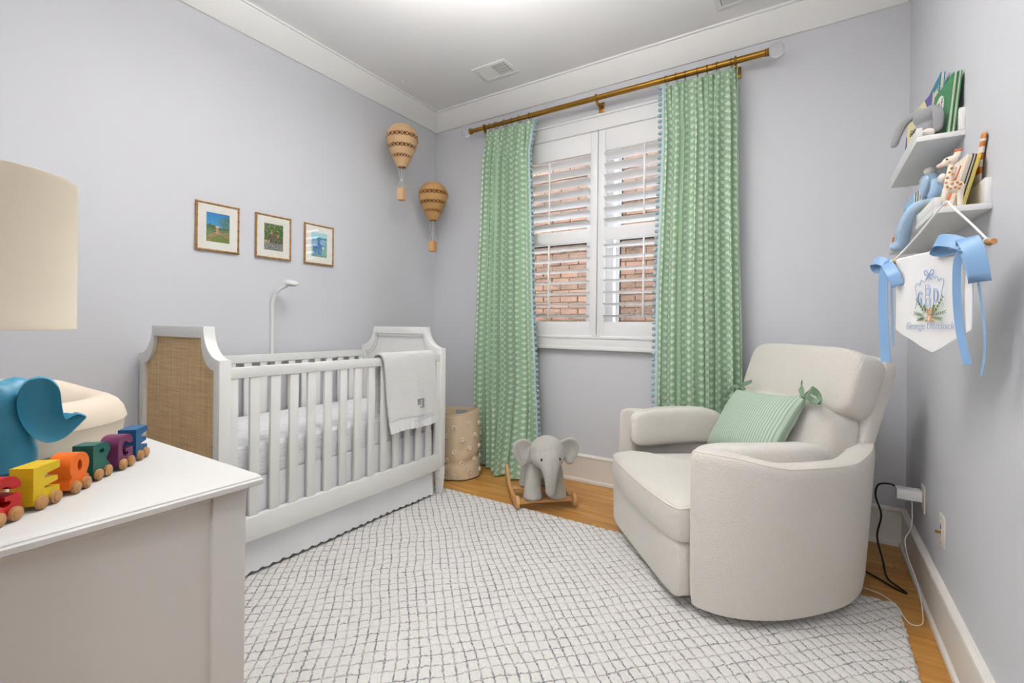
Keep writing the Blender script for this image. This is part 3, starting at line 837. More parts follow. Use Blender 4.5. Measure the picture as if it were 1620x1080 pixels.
def skirt():
    mb = MB()
    XS = CX1 - 0.043
    def z_hem(y): return 0.036 - 0.010 * abs(sin(pi * (y - 1.0) / 0.050)) 
    def fn(u, v):
        y = YA + 0.012 + (YB - YA - 0.05) * u
        z = 0.450 + (z_hem(y) - 0.450) * v
        x = XS + 0.004 * sin(y * 9) * v + 0.005 * nz(y * 7, z * 5, 3) * (0.3 + v) + (0.02 * max(0, v - 0.5))
        x = min(x, CX1 - 0.036) if z > 0.17 else x
        return (x, y, z)
    mb.grid(fn, 260, 24)
    return mb
sk = thing('crib_skirt', 'white crib skirt with a scalloped hem hanging below the crib rail', 'crib skirt', (CX1 - 0.04, 1.7, 0.03))
SO = Matrix.Translation((-(CX1 - 0.04), -1.7, -0.03))
def solid(mb, th, mat, name, parent, off=0.0, **kw):
    me = evaluated(mb, [('SOLIDIFY', dict(thickness=th, offset=off))])
    me.shade_smooth(); me.set_sharp_from_angle(angle=radians(60))
    return ob(name, me, mat, parent, **kw)
solid(skirt().xf(SO), 0.002, M['linen'], 'front_panel', sk)
def skirt_end():
    def fn(u, v):
        x = CX0 + 0.06 + (CX1 - CX0 - 0.10) * u
        return (x, YB - 0.012 + 0.012 * sin(x * 40) * v * 0.5 - 0.004, 0.416 + (0.034 - 0.416) * v)
    return MB().grid(fn, 40, 10)
solid(skirt_end().xf(SO), 0.002, M['linen'], 'end_panel', sk)

# towel blanket over the front rail
def blanket(band):
    prof = [(0.748, 0.62), (0.750, 0.72), (0.752, 0.85), (0.756, 0.93), (0.764, 0.958), (0.780, 0.968), (0.800, 0.970), (0.814, 0.962), (0.823, 0.93), (0.826, 0.85), (0.828, 0.75), (0.832, 0.65), (0.836, 0.56), (0.838, 0.512)]
    pts = catmull([(x, 0, z) for x, z in prof], 6)
    n = len(pts) - 1
    lo = int(n * 0.90)
    def fn(u, v):
        k = lo + (n - lo) * v if band else lo * v
        i = min(int(k), n - 1); p = pts[i].lerp(pts[i + 1], k - i)
        t = k / n
        y0 = 1.846 + 0.070 * max(0, (t - 0.45) / 0.55) ** 1.2
        y1 = 2.288 - 0.012 * sin(t * 5)
        y = y0 + (y1 - y0) * u
        zo = (-0.006 * (1 - u) + 0.008 * u + 0.008 * sin(u * 6)) * max(0, t - 0.6) * 2.2
        xo = (0.006 * sin(u * 7 + t * 5) + 0.004 * sin(u * 19 + t * 4)) * max(0, t - 0.5) * 2 + (0.004 * sin(u * 60) * v if band else 0)
        dn = (0.004 * nz(y * 12, t * 10)) if t > 0.35 else 0
        return (p.x + max(xo, -0.004) + dn, y, p.z + zo + 0.5 * dn)
    return MB().grid(fn, 70, 12 if band else 80)
bl = thing('blanket', 'white terry blanket folded over the front rail of the crib', 'blanket', (0.79, 2.07, 0.953))
BO = Matrix.Translation((-0.79, -2.07, -0.953))
solid(blanket(False).xf(BO), 0.011, M['towel'], 'terry_cloth', bl, off=1.0)
solid(blanket(True).xf(BO), 0.006, M['satin'], 'satin_band', bl, off=1.0, label='shiny white satin edge')
PX = 0.850
ob('patch', MB().box(PX - 0.004, PX, 2.116, 2.172, 0.632, 0.688).xf(BO), M['grey'], bl, label='small grey woven patch')
ob('patch_motif', MB().box(PX, PX + 0.0015, 2.146, 2.150, 0.652, 0.680).box(PX, PX + 0.0015, 2.1505, 2.157, 0.675, 0.680).box(PX, PX + 0.0015, 2.130, 2.150, 0.644, 0.6515).box(PX, PX + 0.0015, 2.130, 2.1335, 0.636, 0.6435).box(PX, PX + 0.0015, 2.1465, 2.150, 0.636, 0.6435).xf(BO), M['ink_white'], bl)
def stitch():
    mb = MB()
    pts = []
    for i in range(70):
        t = i / 69
        pts.append((0.8535 + 0.004 * sin(t * 6), 2.09 + 0.17 * t, 0.556 + 0.014 * t + 0.006 * sin(t * 60) + 0.003 * sin(t * 23)))
    return mb.tube(pts, 0.0012, 4)
ob('embroidery', stitch().xf(BO), M['thread2'], bl, label='pale embroidered script')

# ================================================================== dresser
DXa, DXb, DYa, DYb = 0.55, 2.000, -0.03, 0.470
dr = thing('dresser', 'white dresser with a moulded top in the left foreground', 'dresser', ((DXa + DXb) / 2, (DYa + DYb) / 2, 0))
DO = Matrix.Translation((-(DXa + DXb) / 2, -(DYa + DYb) / 2, 0))
def D(mb): return mb.xf(DO)
top_prof = [(0.0, 0.850), (0.024, 0.850), (0.030, 0.853), (0.030, 0.861), (0.027, 0.8635), (0.0265, 0.8655), (0.022, 0.8690), (0.016, 0.8700), (0.0, 0.8700)]
vs, fs = [], []
for d, z in top_prof[1:-1]:
    vs += [(DXa - d, DYa - 0.02, z), (DXb + d, DYa - 0.02, z), (DXb + d, DYb + d * 0.5, z), (DXa - d, DYb + d * 0.5, z)]
m_ = len(top_prof) - 2
for k in range(m_ - 1):
    for i in range(4):
        j = (i + 1) % 4
        fs.append((k * 4 + i, k * 4 + j, k * 4 + 4 + j, k * 4 + 4 + i))
fs += [(3, 2, 1, 0), tuple(range(4 * m_ - 4, 4 * m_))]
ob('top', D(MB().add(vs, fs)), M['lacquer'], dr, angle=12)
for x0, x1 in ((DXa, DXa + 0.057), (DXb - 0.057, DXb)):
    for y0, y1 in ((DYa, DYa + 0.057), (DYb - 0.057, DYb)):
        ob('corner_post', D(MB().box(x0, x1, y0, y1, 0.0, 0.850)), M['lacquer'], dr, bevel=0.0025)
for x0, x1 in ((DXa + 0.004, DXa + 0.022), (DXb - 0.022, DXb - 0.004)):
    ob('upper_rail', D(MB().box(x0, x1, DYa + 0.058, DYb - 0.0585, 0.833, 0.850)), M['lacquer'], dr, bevel=0.0015)
    ob('side_panel', D(MB().box(x0 + (0.006 if x0 < 1 else 0), x1 - (0.006 if x0 > 1 else 0) , DYa + 0.05, DYb - 0.05, 0.10, 0.834)), M['lacquer'], dr)
    ob('lower_rail', D(MB().box(x0, x1, DYa + 0.058, DYb - 0.0585, 0.06, 0.14)), M['lacquer'], dr, bevel=0.0015)
ob('back_panel', D(MB().box(DXa + 0.04, DXb - 0.04, DYa + 0.005, DYa + 0.02, 0.08, 0.85)), M['lacquer'], dr)
ob('bottom_board', D(MB().box(DXa + 0.03, DXb - 0.03, DYa + 0.02, DYb - 0.03, 0.08, 0.10)), M['lacquer'], dr)
ob('face_frame', D(MB().box(DXa + 0.05, DXb - 0.05, DYb - 0.02, DYb - 0.006, 0.06, 0.85)), M['lacquer'], dr)
wd = (DXb - DXa - 0.13) / 2
for c in range(2):
    for r in range(3):
        x0 = DXa + 0.065 + c * wd; z0 = 0.115 + r * 0.243
        dw = ob('drawer', D(MB().box(x0 + 0.006, x0 + wd - 0.006, DYb - 0.008, DYb + 0.006, z0, z0 + 0.230)), M['lacquer'], dr, bevel=0.003)
        for kx in (0.25, 0.75):
            ob('knob', D(MB().lathe([(0.0, 0.024), (0.010, 0.023), (0.014, 0.018), (0.012, 0.012), (0.006, 0.008), (0.006, 0.0), (0, 0)], 16).xf(Matrix.Translation((x0 + wd * kx, DYb + 0.006, z0 + 0.115)) @ Matrix.Rotation(-pi / 2, 4, 'X'))), M['brass'], dw)

# ================================================================== things on the dresser
TZ = 0.870
lp = thing('table_lamp', 'table lamp with a cream linen drum shade cut off by the left edge', 'lamp', (1.772, 0.160, TZ))
ob('base', MB().lathe([(0, 0), (0.043, 0), (0.043, 0.010), (0.036, 0.016), (0.020, 0.022), (0.013, 0.05), (0.022, 0.09), (0.024, 0.14), (0.014, 0.19), (0.009, 0.21), (0.009, 0.27), (0, 0.27)], 28), M['brass'], lp)
ob('socket', MB().lathe([(0, 0.26), (0.014, 0.26), (0.016, 0.30), (0.012, 0.325), (0, 0.325)], 18), M['brass'], lp)
ob('bulb', MB().sphere((0, 0, 0.36), (0.028, 0.028, 0.036), 16, 10), M['plastic'], lp)
sh = ob('shade', MB().lathe([(0.1245, 0.264), (0.1253, 0.2645), (0.1253, 0.271), (0.1250, 0.272), (0.1250, 0.501), (0.1253, 0.502), (0.1253, 0.509), (0.1245, 0.5095), (0.1230, 0.509), (0.1230, 0.2645)], 72, cap=False), M['shade'], lp, angle=30)
ob('spider', MB().tube([(-0.123, 0, 0.49), (0, 0, 0.488), (0.123, 0, 0.49)], 0.0018, 6).tube([(0, -0.123, 0.49), (0, 0, 0.488), (0, 0.123, 0.49)], 0.0018, 6).tube([(0, 0, 0.325), (0, 0, 0.50)], 0.0025, 6), M['brass'], sh)

# cream peanut-shaped changing pad
def changer():
    cx0, cx1, cy, R = 1.00, 1.404, 0.272, 0.145
    path = []
    n = 28
    for i in range(n + 1):
        a = -pi / 2 + pi * i / n
        path.append((cx1 + R * cos(a), cy + R * sin(a), cos(a), sin(a)))
    k = 16
    for i in range(1, k):
        t = i / k
        path.append((cx1 + (cx0 - cx1) * t, cy + R - 0.035 * sin(pi * t) ** 2, 0, 1))
    for i in range(n + 1):
        a = pi / 2 + pi * i / n
        path.append((cx0 + R * cos(a), cy + R * sin(a), cos(a), sin(a)))
    for i in range(1, k):
        t = i / k
        path.append((cx0 + (cx1 - cx0) * t, cy - R + 0.035 * sin(pi * t) ** 2, 0, -1))
    m = len(path)
    prof = [(-0.10, 0.030), (-0.062, 0.034), (-0.044, 0.050), (-0.030, 0.078), (-0.012, 0.098), (0.006, 0.104), (0.024, 0.101), (0.040, 0.090), (0.051, 0.074), (0.0565, 0.056), (0.0570, 0.050), (0.053, 0.047), (0.050, 0.020), (0.046, 0.004), (0.040, 0.0)]
    vs, fs = [], []
    for (x, y, nx_, ny_) in path:
        mid = min(1, max(0, (x - cx0) / (cx1 - cx0)))
        bump = 1 + 0.18 * sin(pi * mid) ** 2
        for d, z in prof:
            vs.append((x + nx_ * d, y + ny_ * d, z * (bump if z > 0.04 else 1)))
    q = len(prof)
    for i in range(m):
        j = (i + 1) % m
        for t in range(q - 1):
            fs.append((i * q + t, j * q + t, j * q + t + 1, i * q + t + 1))
    fs.append(tuple(i * q for i in range(m)))
    fs.append(tuple(i * q + q - 1 for i in range(m))[::-1])
    return MB().add(vs, fs)
ob('changing_pad', changer().xf(Matrix.Translation((0, 0, TZ + 0.0005))), M['changer'], angle=50, label='cream moulded changing pad with a raised rim on the dresser', cat='changing pad')

# blue elephant
_v = Vector((-0.977, 0.211, 0)).normalized(); _rt = Vector((_v.y, -_v.x, 0))
be = thing('elephant_figurine', 'matte blue elephant figure with a large scooped ear on the dresser', 'figurine', mat=frame_matrix((1.707, 0.254, TZ), _rt, _v, (0, 0, 1)))
bm_ = MB()
bm_.sphere((-0.054, 0.046, 0.070), (0.052, 0.046, 0.070), 24, 16, 0.8, 0.8)
bm_.sphere((-0.056, 0.044, 0.115), (0.046, 0.042, 0.056), 24, 16)
bm_.sphere((-0.030, 0.060, 0.145), (0.030, 0.028, 0.030), 20, 12)
bm_.sphere((-0.054, 0.046, 0.030), (0.056, 0.048, 0.030), 24, 12, 0.5, 0.6)
ob('body', blob(bm_, 0.005, 8), M['rubber_blue'], be)
EAR = [(0.0016, 0.1771), (-0.0119, 0.1736), (-0.0211, 0.1609), (-0.0264, 0.1413), (-0.0262, 0.119), (-0.0207, 0.096), (-0.0112, 0.0766), (0.0008, 0.0622), (0.013, 0.0556), (0.0271, 0.0567), (0.0405, 0.065), (0.0525, 0.0785), (0.0612, 0.0892), (0.0656, 0.0958), (0.0602, 0.1012), (0.0541, 0.1032), (0.0463, 0.0995), (0.0386, 0.0958), (0.0343, 0.1046), (0.0316, 0.1236), (0.0289, 0.1495), (0.0221, 0.1652), (0.0129, 0.174)]
def ear():
    out = catmull([(x, 0, z) for x, z in EAR + EAR[:1]], 4)[:-1]
    c = Vector((0.006, 0, 0.112)); n = len(out)
    vs, fs = [], []
    # rings: back rim, front rim edge, inner dish rings, centre
    def ringp(k, y, tipk=0.0):
        for p in out:
            q = c + (p - c) * k
            vs.append((q.x, y, q.z))
    ringp(0.93, 0.026); ringp(1.0, 0.016); ringp(1.0, 0.004); ringp(0.97, -0.001); ringp(0.92, 0.001)
    ringp(0.80, 0.006); ringp(0.55, 0.012); ringp(0.28, 0.014)
    for r in range(7):
        for i in range(n):
            j = (i + 1) % n
            fs.append((r * n + i, r * n + j, (r + 1) * n + j, (r + 1) * n + i))
    fs += [tuple(range(n)), tuple(range(7 * n, 8 * n))[::-1]]
    return MB().add(vs, fs)
ob('ear', ear(), M['rubber_blue'], be, angle=60)
far_ear = ear().xf(Matrix.Translation((-0.108, 0.03, 0.0)) @ Matrix.Scale(-1, 4, (1, 0, 0)) @ Matrix.Scale(1, 4))
ob('ear', far_ear, M['rubber_blue'], be, angle=60)

# wooden letter train
CARS = [('G', 'red', (1.957, 0.172), 'red wooden letter G train car at the head of the row'), ('E', 'yellow', (1.9165, 0.223), 'yellow wooden letter E train car on the dresser'),
        ('O', 'orange', (1.872, 0.2725), 'orange wooden letter O train car on the dresser'), ('R', 'teal', (1.8225, 0.3155), 'dark green wooden letter R train car on the dresser'),
        ('G', 'plum', (1.7835, 0.3625), 'plum purple wooden letter G train car on the dresser'), ('E', 'blue', (1.735, 0.405), 'blue wooden letter E train car at the far end of the row')]
def arc(cx, cz, rx, rz, a0, a1, n=8):
    return [(cx + rx * cos(radians(a0 + (a1 - a0) * i / n)), cz + rz * sin(radians(a0 + (a1 - a0) * i / n))) for i in range(n + 1)]
# letter outlines on a 0.048 x 0.056 block, origin bottom centre; all letters have a solid chassis foot
W2, HL = 0.0235, 0.055
OUT = {'E': [(-W2, 0), (W2, 0), (W2, 0.017), (-0.004, 0.0205), (-0.004, 0.0235), (W2 - 0.004, 0.0235 + 0.002), (W2 - 0.004, 0.033), (-0.004, 0.036), (-0.004, 0.041), (W2, 0.044), (W2, HL), (-W2, HL)],
       'G': [(-W2, 0), (W2, 0), (W2, 0.028), (0.000, 0.028), (0.000, 0.0225), (0.008, 0.0215)] + arc(0.001, 0.027, 0.011, 0.013, -50, -180, 5) + arc(0.0, 0.033, 0.0105, 0.0095, 180, 60, 6) + [(0.012, 0.036), (W2, 0.036)] + arc(0.004, 0.038, 0.0195, 0.017, 0, 90, 6) + arc(-0.004, 0.036, 0.0195, 0.019, 90, 180, 6),
       'R': [(-W2, 0), (W2, 0), (W2, 0.010), (0.012, 0.024)] + arc(0.004, 0.040, 0.0185, 0.015, -50, 90, 8) + [(-W2, HL)],
       'O': [(-W2, 0), (W2, 0), (W2, 0.012), (0.017, 0.017)] + arc(0.0, 0.034, 0.0235, 0.021, -25, 205, 16) + [(-0.017, 0.017), (-W2, 0.012)]}
HOLE = {'R': [(-0.006, 0.037), (0.004, 0.037), (0.007, 0.040), (0.004, 0.044), (-0.006, 0.044)], 'O': arc(0.0, 0.034, 0.0055, 0.0095, 0, 360, 15)[:-1]}
def poly_prism(outer, hole, y0, y1):
    from mathutils.geometry import tessellate_polygon
    loops = [[Vector((x, z, 0)) for x, z in outer]] + ([[Vector((x, z, 0)) for x, z in hole]] if hole else [])
    tris = tessellate_polygon(loops)
    pts = [p for l in loops for p in l]
    n = len(pts)
    vs = [(p.x, y0, p.y) for p in pts] + [(p.x, y1, p.y) for p in pts]
    fs = [tuple(t) for t in tris] + [tuple(i + n for i in t)[::-1] for t in tris]
    s0 = 0
    for l in loops:
        k = len(l)
        fs += [(s0 + i, s0 + (i + 1) % k, n + s0 + (i + 1) % k, n + s0 + i) for i in range(k)]
        s0 += k
    return MB().add(vs, fs)
for i, (ch, key, p, lab) in enumerate(CARS):
    a = Vector((*CARS[max(i - 1, 0)][2], 0)); b = Vector((*CARS[min(i + 1, 5)][2], 0))
    t = (b - a).normalized(); nrm = Vector((t.y, -t.x, 0))          # nrm faces the room
    if nrm.x < 0: nrm = -nrm
    o = Vector((*p, TZ)) - nrm * 0.020
    car = thing('letter_train_car', lab, 'toy train', mat=frame_matrix(o, t, -nrm, (0, 0, 1)), group='wooden letter train on the dresser')
    ob('letter', poly_prism(OUT[ch], HOLE.get(ch), -0.0155, 0.0155).xf(Matrix.Translation((0, 0, 0.0085))), M[key], car, smooth=True, angle=30)
    for sx in (-0.0125, 0.0125):
        for sy in (-1, 1):
            wh = MB().lathe([(0, 0.0), (0.0098, 0.0), (0.0100, 0.0015), (0.0098, 0.0042), (0.0072, 0.0045), (0.0068, 0.0062), (0.0055, 0.0068), (0, 0.0068)], 20).xf(Matrix.Translation((sx, sy * 0.0162, 0.0101)) @ Matrix.Rotation(sy * -pi / 2, 4, 'X'))
            ob('wheel', wh, M['wheel'], car)
    ob('coupling', MB().tube([(W2, 0, 0.014), (W2 + 0.004, 0, 0.014)], 0.003, 10).sphere((W2 + 0.0055, 0, 0.014), (0.0032, 0.0045, 0.0045), 14, 10), M['steel'], car)

# ================================================================== rocking elephant
rk_l, rk_r = Vector((1.352, 2.468, 0)), Vector((1.622, 2.712, 0))
ex = (rk_r - rk_l).normalized()                   # toy's left-right as seen
ey = Vector((-ex.y, ex.x, 0))                      # towards the back of the toy
em = frame_matrix((rk_l + rk_r) / 2, ex, ey, (0, 0, 1))
rz = 0.0
el = thing('rocking_elephant', 'grey plush elephant on a wooden rocker beside the left curtain', 'rocking toy', mat=em)
HW = (rk_r - rk_l).length / 2                      # half width of the rocker
def rocker(x):
    # curved runner: front horn, low belly, raised back horn
    up = catmull([(0, -0.045, 0.082), (0, -0.02, 0.100), (0, 0.015, 0.090), (0, 0.05, 0.066), (0, 0.14, 0.058), (0, 0.26, 0.072), (0, 0.34, 0.112), (0, 0.405, 0.172)], 6)
    lo = catmull([(0, -0.052, 0.062), (0, -0.045, 0.034), (0, -0.025, 0.026), (0, 0.00, 0.019), (0, 0.12, 0.017), (0, 0.25, 0.026), (0, 0.36, 0.088), (0, 0.425, 0.160)], 6)
    pts = [(p.y, p.z) for p in up] + [(p.y, p.z) for p in reversed(lo)]
    return MB().prism(pts, 'x', x - 0.011, x + 0.011)
ob('rocker', rocker(-HW), M['wood'], el, bevel=0.004)
ob('rocker', rocker(HW), M['wood'], el, bevel=0.004)
ob('foot_board', MB().box(-HW + 0.011, HW - 0.011, -0.005, 0.055, 0.044, 0.060), M['wood'], el, bevel=0.004)
ob('foot_board', MB().box(-HW + 0.011, HW - 0.011, 0.225, 0.285, 0.046, 0.062), M['wood'], el, bevel=0.004)
b = MB()
b.sphere((0, 0.16, 0.250), (0.100, 0.150, 0.105), 28, 18)
for x in (-0.068, 0.068):
    capsule(b, (x, 0.040, 0.240), (x * 1.14, 0.022, 0.104), 0.050, 0.058, 16)
    b.sphere((x * 1.14, 0.018, 0.082), (0.062, 0.064, 0.020), 20, 10, 0.6)
    capsule(b, (x * 0.95, 0.245, 0.230), (x * 1.1, 0.255, 0.100), 0.050, 0.046, 16)
    b.sphere((x * 1.1, 0.258, 0.082), (0.050, 0.054, 0.018), 20, 10, 0.6)
ob('body', blob(b, 0.009, 10), M['plush'], el)
h = MB()
h.sphere((0, -0.020, 0.378), (0.104, 0.090, 0.088), 28, 18)
h.sphere((0, -0.045, 0.340), (0.106, 0.078, 0.078), 28, 18)
tr = catmull([(0, -0.075, 0.330), (0, -0.105, 0.290), (0, -0.122, 0.240), (0, -0.124, 0.195), (0, -0.122, 0.158)], 8)
for i, p in enumerate(tr):
    t = i / (len(tr) - 1)
    h.sphere(p, 0.046 * (1 - t) ** 2.0 + 0.0285 + 0.003 * t, 16, 10)
head_me = blob(h, 0.007, 6)
ob('head', head_me, M['plush'], el)
from mathutils.bvhtree import BVHTree
def surf(me, x, z):
    bv = BVHTree.FromPolygons([v.co for v in me.vertices], [tuple(p.vertices) for p in me.polygons])
    h_ = bv.ray_cast(Vector((x, -1, z)), Vector((0, 1, 0)))
    return h_[0].y if h_[0] else -0.1
def plush_ear(sgn):
    e = MB()
    pts = [(0.070, 0.415), (0.105, 0.440), (0.145, 0.445), (0.178, 0.425), (0.190, 0.385), (0.178, 0.340), (0.158, 0.305), (0.150, 0.285), (0.128, 0.278), (0.110, 0.290), (0.096, 0.330), (0.080, 0.375)]
    out = catmull([(x, 0, z) for x, z in pts + pts[:1]], 4)[:-1]
    c = Vector((0.128, 0, 0.365)); n = len(out); vs, fs = [], []
    for k, y in ((0.45, 0.014), (0.85, 0.018), (1.0, 0.008), (1.0, -0.006), (0.9, -0.016), (0.6, -0.002), (0.3, 0.002)):
        for p in out:
            q = c + (p - c) * k
            vs.append((sgn * (q.x * 1.06 + 0.010), y + 0.005 - 0.35 * (abs(q.x) - 0.07) * 0.35, q.z))
    for r in range(6):
        for i in range(n):
            j = (i + 1) % n
            fs.append((r * n + i, r * n + j, (r + 1) * n + j, (r + 1) * n + i))
    fs += [tuple(range(n)), tuple(range(6 * n, 7 * n))[::-1]]
    return e.add(vs, fs)
for sg in (-1, 1): ob('ear', plush_ear(sg), M['plush'], el, angle=180)
for x in (-0.056, 0.056):
    ob('eye', MB().sphere((x, surf(head_me, x, 0.345) - 0.001, 0.345), (0.0072, 0.005, 0.0088), 12, 8), M['black'], el, label='small black stitched eye')
ob('seam', MB().tube([(0, surf(head_me, 0, z_) + 0.0003, z_) for z_ in (0.446, 0.43, 0.41, 0.39, 0.37, 0.35, 0.33, 0.31, 0.29, 0.27, 0.25)], 0.0012, 5), M['grey'], el)

# ================================================================== laundry basket
bk = thing('laundry_basket', 'beige canvas laundry basket dotted with tufts beside the crib', 'basket', (0.592, 2.825, 0))
def bas_r(a, z):
    k = z / 0.50
    r = 0.172 - 0.016 * k
    sq = 1 + 0.055 * k * cos(4 * (a - 0.55)) ** 2 * (1 if cos(4 * (a - 0.55)) > 0 else -0.4)
    dent = -0.012 * exp(-((z - 0.17 - 0.05 * sin(a * 1.0 - 0.6)) / 0.03) ** 2)
    return r * sq + dent + 0.006 * nz(a * 2, z * 7)
def basket(inner):
    def fn(u, v):
        a = 2 * pi * u; z = 0.004 + (0.495 + 0.012 * cos(2 * (a - 0.4))) * v
        r = bas_r(a, z) - (0.006 if inner else 0)
        return (r * cos(a), r * sin(a), z)
    return fn
mb = MB().grid(basket(False), 72, 40, closeu=True)
n0 = len(mb.v); mb.grid(basket(True), 72, 40, closeu=True)
for i in range(72):
    j = (i + 1) % 72
    mb.f.append((40 * 72 + i, 40 * 72 + j, n0 + 40 * 72 + j, n0 + 40 * 72 + i))
mb.f.append(tuple(range(72))[::-1]); mb.f.append(tuple(n0 + i for i in range(72)))
ob('bag', mb, M['canvas'], bk, angle=70)
ob('base_trim', MB().tube([(bas_r(2 * pi * i / 60, 0.004) * cos(2 * pi * i / 60) * 1.005, bas_r(2 * pi * i / 60, 0.004) * sin(2 * pi * i / 60) * 1.005, 0.004) for i in range(60)], 0.0035, 6, closed=True), M['black'], bk)
rim = [(1.003 * bas_r(2 * pi * i / 72, 0.49) * cos(2 * pi * i / 72), 1.003 * bas_r(2 * pi * i / 72, 0.49) * sin(2 * pi * i / 72), 0.478 + 0.012 * cos(2 * (2 * pi * i / 72 - 0.4))) for i in range(72)]
ob('hem_seam', MB().tube(rim, 0.0016, 5, closed=True), M['pom'], bk)
a = radians(118)
ob('label_tag', MB().box(-0.045, 0.045, 0, 0.002, -0.016, 0.016).xf(Matrix.Translation((0.142 * cos(a), 0.142 * sin(a), 0.452)) @ Matrix.Rotation(a - pi / 2, 4, 'Z')), M['grey'], bk, label='grey sewn label with scribbled print')
k = 0
for row in range(5):
    for c in range(8):
        a = radians(-140 + c * 40 + (20 if row % 2 else 0)); z = 0.050 + row * 0.088 + 0.014 * sin(c * 2.3)
        r = bas_r(a, z) + 0.004
        p = Vector((r * cos(a), r * sin(a), z))
        ob('tuft', MB().tube([p + Vector((-sin(a) * 0.0125 * cos(t), cos(a) * 0.0125 * cos(t), 0.0125 * sin(t))) for t in [2 * pi * q / 10 for q in range(10)]], 0.0068, 6, closed=True), M['pom'], bk)

# ================================================================== curtains and rod
ROD_Y, ROD_Z = 3.120, 2.763
rod = thing('curtain_rod', 'aged brass curtain rod with clear ball finials above the window', 'curtain rod', (1.55, ROD_Y, ROD_Z))
RO = Matrix.Translation((-1.55, -ROD_Y, -ROD_Z))
ob('pole', MB().tube([(0.470, ROD_Y, ROD_Z), (1.02, ROD_Y, ROD_Z)], 0.0165, 20).tube([(1.02, ROD_Y, ROD_Z), (2.632, ROD_Y, ROD_Z)], 0.0190, 20).xf(RO), M['brass'], rod, angle=40)
for x0, s_ in ((0.470, -1), (2.632, 1)):
    ob('end_cap', MB().lathe([(0, 0), (0.021, 0), (0.024, 0.004), (0.021, 0.008), (0.021, 0.014), (0.025, 0.018), (0.021, 0.022), (0, 0.022)], 20).xf(RO @ Matrix.Translation((x0, ROD_Y, ROD_Z)) @ Matrix.Rotation(s_ * pi / 2, 4, 'Y')), M['brass'], rod)
    ob('finial', MB().sphere((x0 + s_ * 0.060, ROD_Y, ROD_Z), 0.041, 24, 16).xf(RO), M['acrylic'], rod, angle=180, label='clear round acrylic finial')
for x in (0.60, 1.578, 2.475):
    br = ob('bracket', MB().box(x - 0.020, x + 0.020, WY - 0.008, WY, ROD_Z - 0.066, ROD_Z + 0.005).box(x - 0.008, x + 0.008, ROD_Y, WY - 0.006, ROD_Z - 0.040, ROD_Z - 0.022).xf(RO), M['brass'], rod, bevel=0.002)
    ob('cup', MB().tube([(x, ROD_Y + 0.023 * cos(t), ROD_Z + 0.023 * sin(t)) for t in [2 * pi * q / 20 for q in range(20)]], 0.006, 8, closed=True).xf(RO), M['brass'], br)

